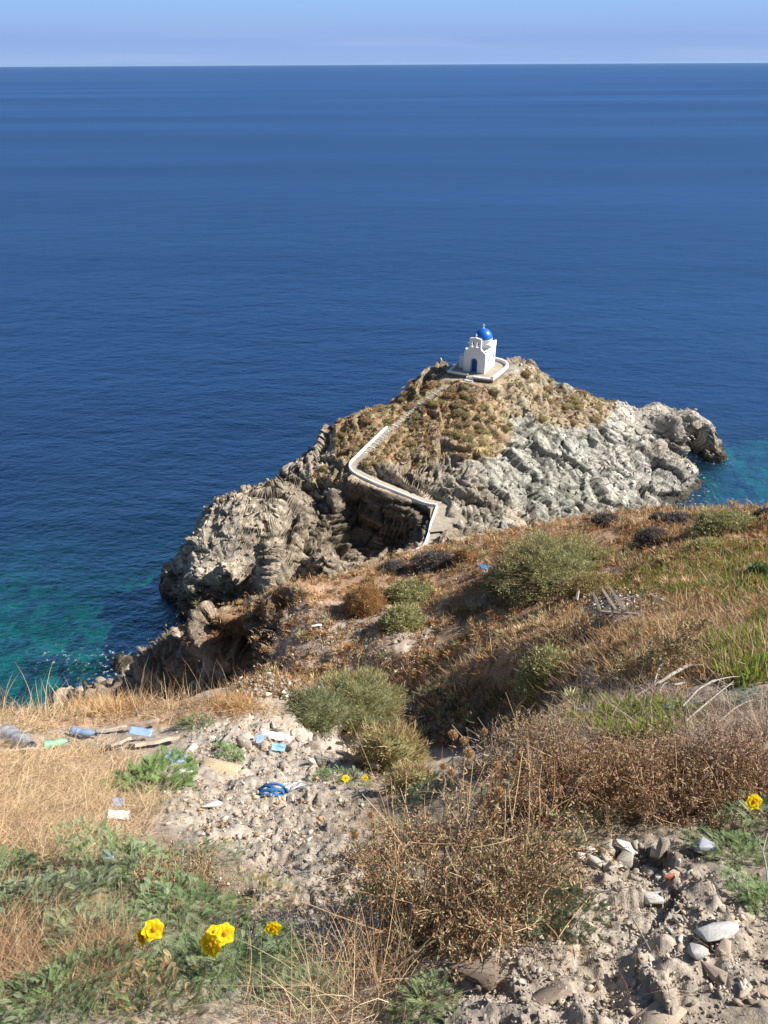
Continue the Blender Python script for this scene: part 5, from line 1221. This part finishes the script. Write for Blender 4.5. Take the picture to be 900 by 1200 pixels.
gravel('gravel', 6000, [(60, 900, 160, 120, .5), (120, 1070, 180, 120, .6), (600, 1020, 240, 120, .5)], 0.004, 0.02, PALE + TAN)

# headland: fallen blocks one can pick out, and finer broken rock
from mathutils import Quaternion
hb = np.where((HROCK > 0.5) & (Hz > 0.5) & (HN[:, 2] > 0.15))[0]; pk = R2.choice(hb, 150, replace=False)
bm_ = []
for k in range(6):
    Vs, Fs = hull_shape(12, (1, 0.8, 0.42), 60 + k, 0.04); bm_.append(np_mesh('boulder', Vs, Fs, M_rock, np.tile(np.array([0.44, 0.385, 0.31]) * (0.9 + 0.05 * k), (len(Vs), 1))))
    bm_.append(np_mesh('boulder', Vs, Fs, M_rock, np.tile(np.array([0.375, 0.37, 0.325]) * (0.9 + 0.05 * k), (len(Vs), 1))))
for i in pk:
    east = Hpx[i] > 560; s = 0.40 * (4.0 ** (R2.random() ** 1.8)); o = link('boulder', bm_[int(R2.integers(0, 6)) * 2 + (1 if east and Hpx[i] < 730 else 0)])
    o.location = tuple(HV[i] + HN[i] * s * 0.12); q = Vector(unit(HN[i] * 0.4 + sn * 0.8)).to_track_quat('Z', 'Y'); o.rotation_mode = 'QUATERNION'; o.rotation_quaternion = q @ Quaternion((0, 0, 1), R2.uniform(0, 6.28)); o.scale = (s * 1.3, s, s)
    tag(o, 'grey-green rock block lying on the scree right of the chapel' if east else 'beige rock block lying on the cliffs left of the footpath', 'boulder', 'blocks on the eastern scree' if east else 'blocks on the seaward cliffs')
n = 15000; pk = R2.choice(hb, n); A = Acc(); which = R2.integers(0, 4, n); S = 0.10 * (7.0 ** (R2.random(n) ** 2.0)); c_ = HCOL[pk] * R2.uniform(0.75, 1.2, (n, 1))
for q in range(4):
    m = which == q; Tv, Tf = SL[q]; A.add(instance(Tv, Tf, HV[pk[m]] + R2.normal(size=(m.sum(), 3)) * 0.1, rotmats(m.sum(), unit(HN[pk[m]] * 0.5 + sn * 0.7), 0.25), np.c_[S[m] * 1.4, S[m], S[m] * 0.6], c_[m]))
tag(link('broken_rock', A.mesh('broken_rock', M_rock)), None, None, kind='stuff')
# ------------------------------------------------------------------ rubbish, planks, branches
M_wood = mat_plain('weathered_wood', (0.40, 0.33, 0.26), 0.85, 0.35, 9, 0.6, 24, 0.15, dist=0.01)
M_greywood = mat_plain('grey_driftwood', (0.37, 0.33, 0.285), 0.85, 0.35, 12, 0.6, 30, 0.15, dist=0.005)
M_bluepl = mat_plain('blue_plastic', (0.22, 0.33, 0.52), 0.45, 0.15, 8, 0.3, 18, 0.45, dist=0.01)
M_clearbl = mat_plain('bluish_clear_plastic', (0.34, 0.46, 0.68), 0.2, 0.05, 8, 0.3, 30, 0.5, trans=0.45, dist=0.004)
M_clearpl = mat_plain('clear_plastic', (0.85, 0.88, 0.9), 0.15, 0.05, 8, 0.4, 25, 0.5, trans=0.75, dist=0.01)
M_greenpl = mat_plain('pale_green_plastic', (0.35, 0.66, 0.42), 0.2, 0.05, 8, 0.3, 30, 0.5, trans=0.4, dist=0.004)
M_rope = mat_plain('blue_nylon_rope', (0.035, 0.15, 0.36), 0.7, 0.3, 60, 0.6, 160, 0.3, dist=0.004)
M_paper = mat_plain('pale_plastic_film', (0.70, 0.70, 0.72), 0.5, 0.1, 12, 0.5, 20, 0.3, dist=0.01)
M_cap = mat_plain('dark_bottle_cap', (0.02, 0.05, 0.10), 0.4, 0.1, 8, 0.1, 30, 0.5)
def orient(o, p, xdir, up):
    x = unit(np.array(xdir, float)); z = unit(np.array(up, float)); y = unit(np.cross(z, x)); z = np.cross(x, y)
    o.matrix_world = Matrix(((x[0], y[0], z[0], p[0]), (x[1], y[1], z[1], p[1]), (x[2], y[2], z[2], p[2]), (0, 0, 0, 1)))
def between(a, b):
    """two ground hits -> centre, direction, length, normal"""
    ga, gb = hit(*a), hit(*b); v = gb[0] - ga[0]; return (ga[0] + gb[0]) / 2, v / np.linalg.norm(v), np.linalg.norm(v), unit(ga[1] + gb[1])
def bottle(label, a, b, mat, rad, crush):
    c, d, L, n = between(a, b); prof = [(0.0, 0), (0.9, 0.01), (1.0, 0.05), (1.0, 0.18), (0.92, 0.20), (1.0, 0.23), (1.0, 0.36), (0.9, 0.39), (1.0, 0.42), (1.0, 0.62), (0.85, 0.72), (0.5, 0.84), (0.33, 0.9), (0.33, 0.95)]
    V, F = lathe(prof, 20); V = np.array(V) * [rad, rad, L]; V = V[:, [2, 0, 1]]; V[:, 0] -= L / 2
    V[:, 2] *= 1 - crush * np.exp(-((V[:, 0] + 0.05 * L) / (0.2 * L)) ** 2); V += fbm(V / 0.04, 2, 7)[:, None] * rad * 0.12
    root = empty('plastic_bottle', (0, 0, 0), label, 'bottle'); orient(root, c + n * rad * 1.1, d, n)
    link('bottle_body', py_mesh('bottle_body', V, F, mat, True), root)
    Vc, Fc = lathe([(0.0, 0), (0.38, 0), (0.38, 0.09), (0.0, 0.09)], 14); Vc = np.array(Vc) * [rad, rad, L]; Vc = Vc[:, [2, 0, 1]]; Vc[:, 0] += L / 2 - 0.05 * L
    link('bottle_cap', py_mesh('bottle_cap', Vc, Fc, M_cap), root)
bottle('crumpled bluish plastic bottle with dark cap in the dry grass left of the planks', (83, 862), (113, 866), M_clearbl, 0.045, 0.3)
bottle('pale green plastic bottle lying in straw left of the bluish bottle', (51, 881), (82, 874), M_greenpl, 0.045, 0.25)
bottle('big clear crushed plastic bottle at the left edge', (5, 868), (38, 884), M_clearpl, 0.075, 0.35)
def plank(label, a, b, w, th, mat, lift=0.0, name='plank', roll=0.0, split=False):
    c, d, L, n = between(a, b); V, F = [], []
    k = 8
    for i in range(k + 1):
        x = -L / 2 + L * i / k; wb = w / 2 * (1 + 0.10 * math.sin(i * 2.1 + L * 9)) * (0.75 if i in (0, k) else 1); zb = 0.004 * math.sin(i * 1.3)
        V += [(x, -wb, zb), (x, wb, zb), (x, wb, zb + th), (x, -wb, zb + th)]
    for i in range(k):
        b_ = 4 * i
        for q in range(4): F.append([b_ + q, b_ + (q + 1) % 4, b_ + 4 + (q + 1) % 4, b_ + 4 + q])
    F += [[0, 3, 2, 1], [4 * k, 4 * k + 1, 4 * k + 2, 4 * k + 3]]
    o = link(name, py_mesh(name, V, F, mat)); n2 = unit(n + np.cross(d, n) * roll); orient(o, c + n * (0.012 + lift), d, n2)
    return tag(o, label, name.replace('_', ' ')) if label else o
plank('wide grey weathered plank lying across the dry grass at the lip', (155, 880), (206, 870), 0.10, 0.03, M_wood, 0.02)
plank('short pale board tilted over the wide grey plank', (150, 858), (187, 852), 0.06, 0.02, M_wood, 0.05)
plank('thin bleached lath beside the bluish plastic bottle', (112, 862), (150, 856), 0.035, 0.015, M_greywood, 0.03)
plank('short dark-edged board end left of the wide grey plank', (128, 882), (152, 872), 0.07, 0.025, M_wood, 0.03)
plank('long thin stick at the left edge in the straw', (-20, 889), (55, 884), 0.014, 0.012, M_greywood, 0.04, 'stick')
plank('pale lath leaning on the stones of the rubble heap', (256, 881), (275, 858), 0.03, 0.02, M_greywood, 0.06)
plank('rusty brown branch across the right part of the rubble heap', (390, 878), (432, 890), 0.03, 0.03, M_wood, 0.06, 'stick')
plank('brown branch lowest in the rubble heap by the feathery bush', (396, 890), (445, 908), 0.03, 0.03, M_wood, 0.05, 'stick')
# timber frame on the middle slope: parallel laths on a cross bar
c, d, L, n = between((680, 722), (735, 728))
fr_ = empty('timber_frame', tuple(c), 'broken pallet-like frame of grey laths on the whitish stones of the slope', 'timber')
bpy.context.view_layer.update()
for (a, b, w_) in (((683, 691), (680, 711), 0.05), ((699, 702), (708, 725), 0.05), ((708, 698), (725, 725), 0.05), ((718, 696), (737, 726), 0.05), ((706, 727), (752, 731), 0.05)):
    o = plank(None, a, b, w_ * 1.1, 0.04, M_wood, 0.14, 'lath'); mw = o.matrix_world.copy(); o.parent = fr_; o.matrix_parent_inverse = Matrix.Translation(-fr_.location); o.matrix_world = mw
# blue sheets and scraps
def scrap(label, px, py, wpx, hpx, mat, rz=0.0, seed=0, lift=0.03, name='plastic_sheet', cat='plastic', crumple=0.12):
    g = hit(px, py); w = wpx * g[2] / FPX; h = hpx * g[2] / FPX * 1.3; k = 12
    u, v = np.meshgrid(np.linspace(-0.5, 0.5, k), np.linspace(-0.5, 0.5, k)); V = np.c_[u.ravel() * w, v.ravel() * h, np.zeros(k * k)]
    V[:, :2] *= (1 + 0.25 * fbm(V * [4 / w, 4 / h, 1] + seed, 2, seed))[:, None]; V[:, 2] = (fbm(V * [2.5 / w, 2.5 / h, 1] + seed * 3, 3, seed)) * crumple * w
    A = np_mesh(name, V, grid_faces(k, k), mat, None, False); o = link(name, A); so_ = o.modifiers.new('thick', 'SOLIDIFY'); so_.thickness = 0.003
    orient(o, g[0] + g[1] * lift, (math.cos(rz), math.sin(rz), -0.3), unit(g[1] + np.array([0, -0.5, 0.3]))); return tag(o, label, cat)
scrap('flat blue plastic piece resting on the wide grey plank', 165, 868, 26, 8, M_bluepl, 0.05, 1, 0.09, crumple=0.06)
scrap('tilted periwinkle-blue plastic sheet below the end of the grey plank', 206, 893, 22, 14, M_bluepl, -0.5, 2, 0.04, crumple=0.08)
scrap('small lilac-blue plastic scrap right of the dry straw', 136, 946, 14, 10, M_bluepl, 0.2, 3, 0.03)
scrap('white crumpled plastic film below the lilac-blue scrap', 140, 961, 24, 10, M_paper, 0.1, 4, 0.03)
scrap('small blue scrap at the top of the rubble heap', 309, 871, 10, 9, M_bluepl, 0.3, 5, 0.06)
scrap('sky-blue plastic scrap in the middle of the rubble heap', 328, 881, 17, 7, mat_plain('sky_blue_plastic', (0.20, 0.38, 0.56), 0.5, 0.1, 8, 0.3, 18, 0.4, dist=0.01), 0.1, 6, 0.06)
scrap('pale blue torn bag on the right side of the rubble heap', 421, 871, 16, 9, M_bluepl, 0.2, 7, 0.06, crumple=0.3)
scrap('turquoise scrap at the foot of the tawny feathery bush', 439, 892, 9, 8, mat_plain('turquoise_plastic', (0.05, 0.38, 0.62), 0.4, 0.1, 8, 0.3, 18, 0.4, dist=0.01), 0.4, 8, 0.05)
scrap('translucent film trailing from the blue coil', 345, 925, 26, 10, M_clearpl, 0.6, 9, 0.03, crumple=0.3)
scrap('wide strip of pale film among the upper stones of the rubble heap', 322, 868, 34, 7, M_paper, 0.0, 10, 0.07, crumple=0.2)
scrap('blue-grey crumpled scrap half buried among the left green plants', 130, 1018, 13, 8, M_bluepl, 0.2, 12, 0.06, crumple=0.3)
scrap('glassy clear plastic bag caught under the brown bush', 440, 1086, 44, 26, M_clearpl, 0.4, 13, 0.06, crumple=0.45)
scrap('dark blue bag snagged at the shaded end of the largest shrub', 570, 670, 12, 5, M_rope, 0.3, 14, 0.2, crumple=0.3)
# coil of blue rope: arch of several strands
g = hit(313, 932); Rr_ = 15 * g[2] / FPX; V = []; F = []; nt_ = 90; ns = 6
def rope_pt(t, s): a = -0.25 + t * (PI + 0.5); rr_ = Rr_ * (1 + 0.12 * math.sin(s * 2.3)); return np.array([rr_ * math.cos(a) + 0.006 * s, 0.012 * math.sin(s * 1.9 + a * 2) + 0.01 * (s - 3), rr_ * 0.85 * max(math.sin(a), -0.3) + 0.006 * math.sin(s * 4)])
for s_ in range(7):
    pts = np.array([rope_pt(t, s_) for t in np.linspace(0, 1, 28)]); T_ = np.gradient(pts, axis=0); T_ = unit(T_); Nn_ = unit(np.cross(T_, [0, 1, 0.1])); Bn_ = np.cross(T_, Nn_); b0 = len(V); rr2 = Rr_ * 0.11
    for i in range(28):
        for k in range(ns):
            a = 2 * PI * k / ns + i * 0.5; V.append(tuple(pts[i] + rr2 * (Nn_[i] * math.cos(a) + Bn_[i] * math.sin(a))))
    for i in range(27):
        for k in range(ns): F.append([b0 + i * ns + k, b0 + i * ns + (k + 1) % ns, b0 + (i + 1) * ns + (k + 1) % ns, b0 + (i + 1) * ns + k])
o = link('rope_coil', py_mesh('rope_coil', V, F, M_rope, True)); orient(o, g[0] + g[1] * 0.01, (1, 0.0, -0.1), (0, -0.35, 1)); tag(o, 'bright blue coil of rope lying on the bare rubble', 'rope')
# tangle of bleached branches and the pale trunk on the right
def tube_path(pts, r0, r1, ns=7):
    pts = smoothline(pts, 5); T_ = unit(np.gradient(pts, axis=0)); Nn_ = unit(np.cross(T_, [0.1, 0.2, 1.0])); Bn_ = np.cross(T_, Nn_); V = []; F = []; m = len(pts)
    for i in range(m):
        r = r0 + (r1 - r0) * i / (m - 1)
        for k in range(ns):
            a = 2 * PI * k / ns; V.append(tuple(pts[i] + r * (1 + 0.15 * math.sin(i * 1.1 + k)) * (Nn_[i] * math.cos(a) + Bn_[i] * math.sin(a))))
    for i in range(m - 1):
        for k in range(ns): F.append([i * ns + k, i * ns + (k + 1) % ns, (i + 1) * ns + (k + 1) % ns, (i + 1) * ns + k])
    F += [list(range(ns))[::-1], [(m - 1) * ns + k for k in range(ns)]]; return V, F
def gpt(px, py, up): g = hit(px, py); return g[0] + np.array([0, 0, up])
def branch(label, pts, r0, r1, name='dead_branch', mat=None, forks=()):
    W_ = np.array([gpt(*p) for p in pts]); c0 = W_.mean(0); r0 *= 0.65; r1 *= 0.65; V, F = tube_path(W_ - c0, r0, r1)
    root = empty(name, tuple(c0), label, 'branch'); link('limb', py_mesh('limb', V, F, mat or M_greywood, True), root)
    for fk in forks:
        W2_ = np.array([gpt(*p) for p in fk]) - c0; V, F = tube_path(W2_, r0 * 0.5, r1 * 0.6, 5); link('fork', py_mesh('fork', V, F, mat or M_greywood, True), root)
branch('thick bleached dead trunk lying in the brush right of the gully', [(740, 822, .03), (752, 818, .08), (768, 812, .12), (785, 804, .16), (800, 797, .18), (822, 790, .10)], 0.018, 0.032, forks=[[(763, 815, .1), (766, 806, .2), (770, 800, .3)], [(768, 812, .12), (785, 812, .1), (800, 806, .06)]])
branch('longest pale curved branch arching over the blue-green plants', [(785, 845, .02), (800, 836, .10), (815, 825, .16), (835, 814, .16), (852, 808, .14), (868, 803, .10)], 0.012, 0.006, forks=[[(815, 825, .16), (832, 818, .2), (848, 815, .12), (858, 808, .06)]])
branch('pale forked branch below the longest curved branch', [(800, 850, .02), (822, 838, .1), (840, 826, .14), (855, 812, .12)], 0.011, 0.005, forks=[[(840, 826, .14), (846, 838, .08), (842, 845, .03)], [(822, 838, .1), (810, 832, .1), (806, 824, .12)]])
branch('thin pale twig hooked upward left of the blue-green plants', [(770, 828, .02), (772, 818, .12), (780, 814, .16), (800, 812, .14), (826, 806, .1)], 0.009, 0.004)
branch('slender pale branch trailing along the right edge', [(840, 850, .02), (858, 840, .08), (878, 832, .1), (905, 828, .08)], 0.009, 0.004)
branch('bare grey branched stalk at the right edge beside the leafy shrublet', [(900, 1062, .01), (893, 1035, .06), (884, 1012, .09), (872, 992, .10)], 0.006, 0.002, forks=[[(886, 1016, .09), (890, 1000, .11), (898, 982, .12)], [(893, 1035, .06), (900, 1020, .09), (905, 1005, .1)]])
branch('straight tan stick leaning over the crumbly soil', [(740, 1080, .02), (748, 1098, .03), (760, 1118, .02)], 0.004, 0.003)
# bare twigs standing up against the dark gully
for k, (px_, py_, lab) in enumerate(((575, 905, 'bare grey twigs standing against the dark gully, left clump'), (600, 900, 'bare grey twigs against the dark gully, middle clump'), (628, 893, 'bare grey twigs against the dark gully, right clump'))):
    g = hit(px_, py_); root = empty('bare_twigs', tuple(g[0]), lab, 'twigs'); n_ = 16
    Dr = unit(np.array([0, 0, 1.0]) + rdir(n_) * 0.5); Lh = R2.uniform(0.18, 0.38, n_); B = Acc()
    B.add(ribbons(np.zeros((n_, 3)) + R2.normal(size=(n_, 3)) * [0.05, 0.05, 0], Dr, Lh, 0.006, palette(n_, [(0.34, 0.28, 0.25), (0.25, 0.19, 0.17)]), 4, rdir(n_) * 0.25, 'stem'))
    k2 = 70; j = R2.integers(0, n_, k2); t = R2.uniform(0.4, 1, k2); B.add(ribbons(Dr[j] * (Lh[j] * t)[:, None], Dr[j] + rdir(k2) * 0.9, 0.08, 0.0035, palette(k2, [(0.34, 0.28, 0.25), (0.25, 0.19, 0.17)]), 2, rdir(k2) * 0.2, 'stem'))
    link('twig_spray', B.mesh('twig_spray', M_twig), root)

# sea air: one even volume round the whole place
hm, t = new_mat('sea_haze'); o = N(t, 'ShaderNodeOutputMaterial'); pv = N(t, 'ShaderNodeVolumePrincipled')
pv.inputs['Color'].default_value = (0.50, 0.72, 1.0, 1); pv.inputs['Density'].default_value = 0.6e-5; pv.inputs['Anisotropy'].default_value = 0.2
t.links.new(pv.outputs[0], o.inputs['Volume'])
V_, F_ = [], []
box_bm(V_, F_, -63000, 63000, -33000, 63000, -38.0, 90.0)
tag(link('haze', py_mesh('haze', V_, F_, hm)), None, None, kind='stuff')
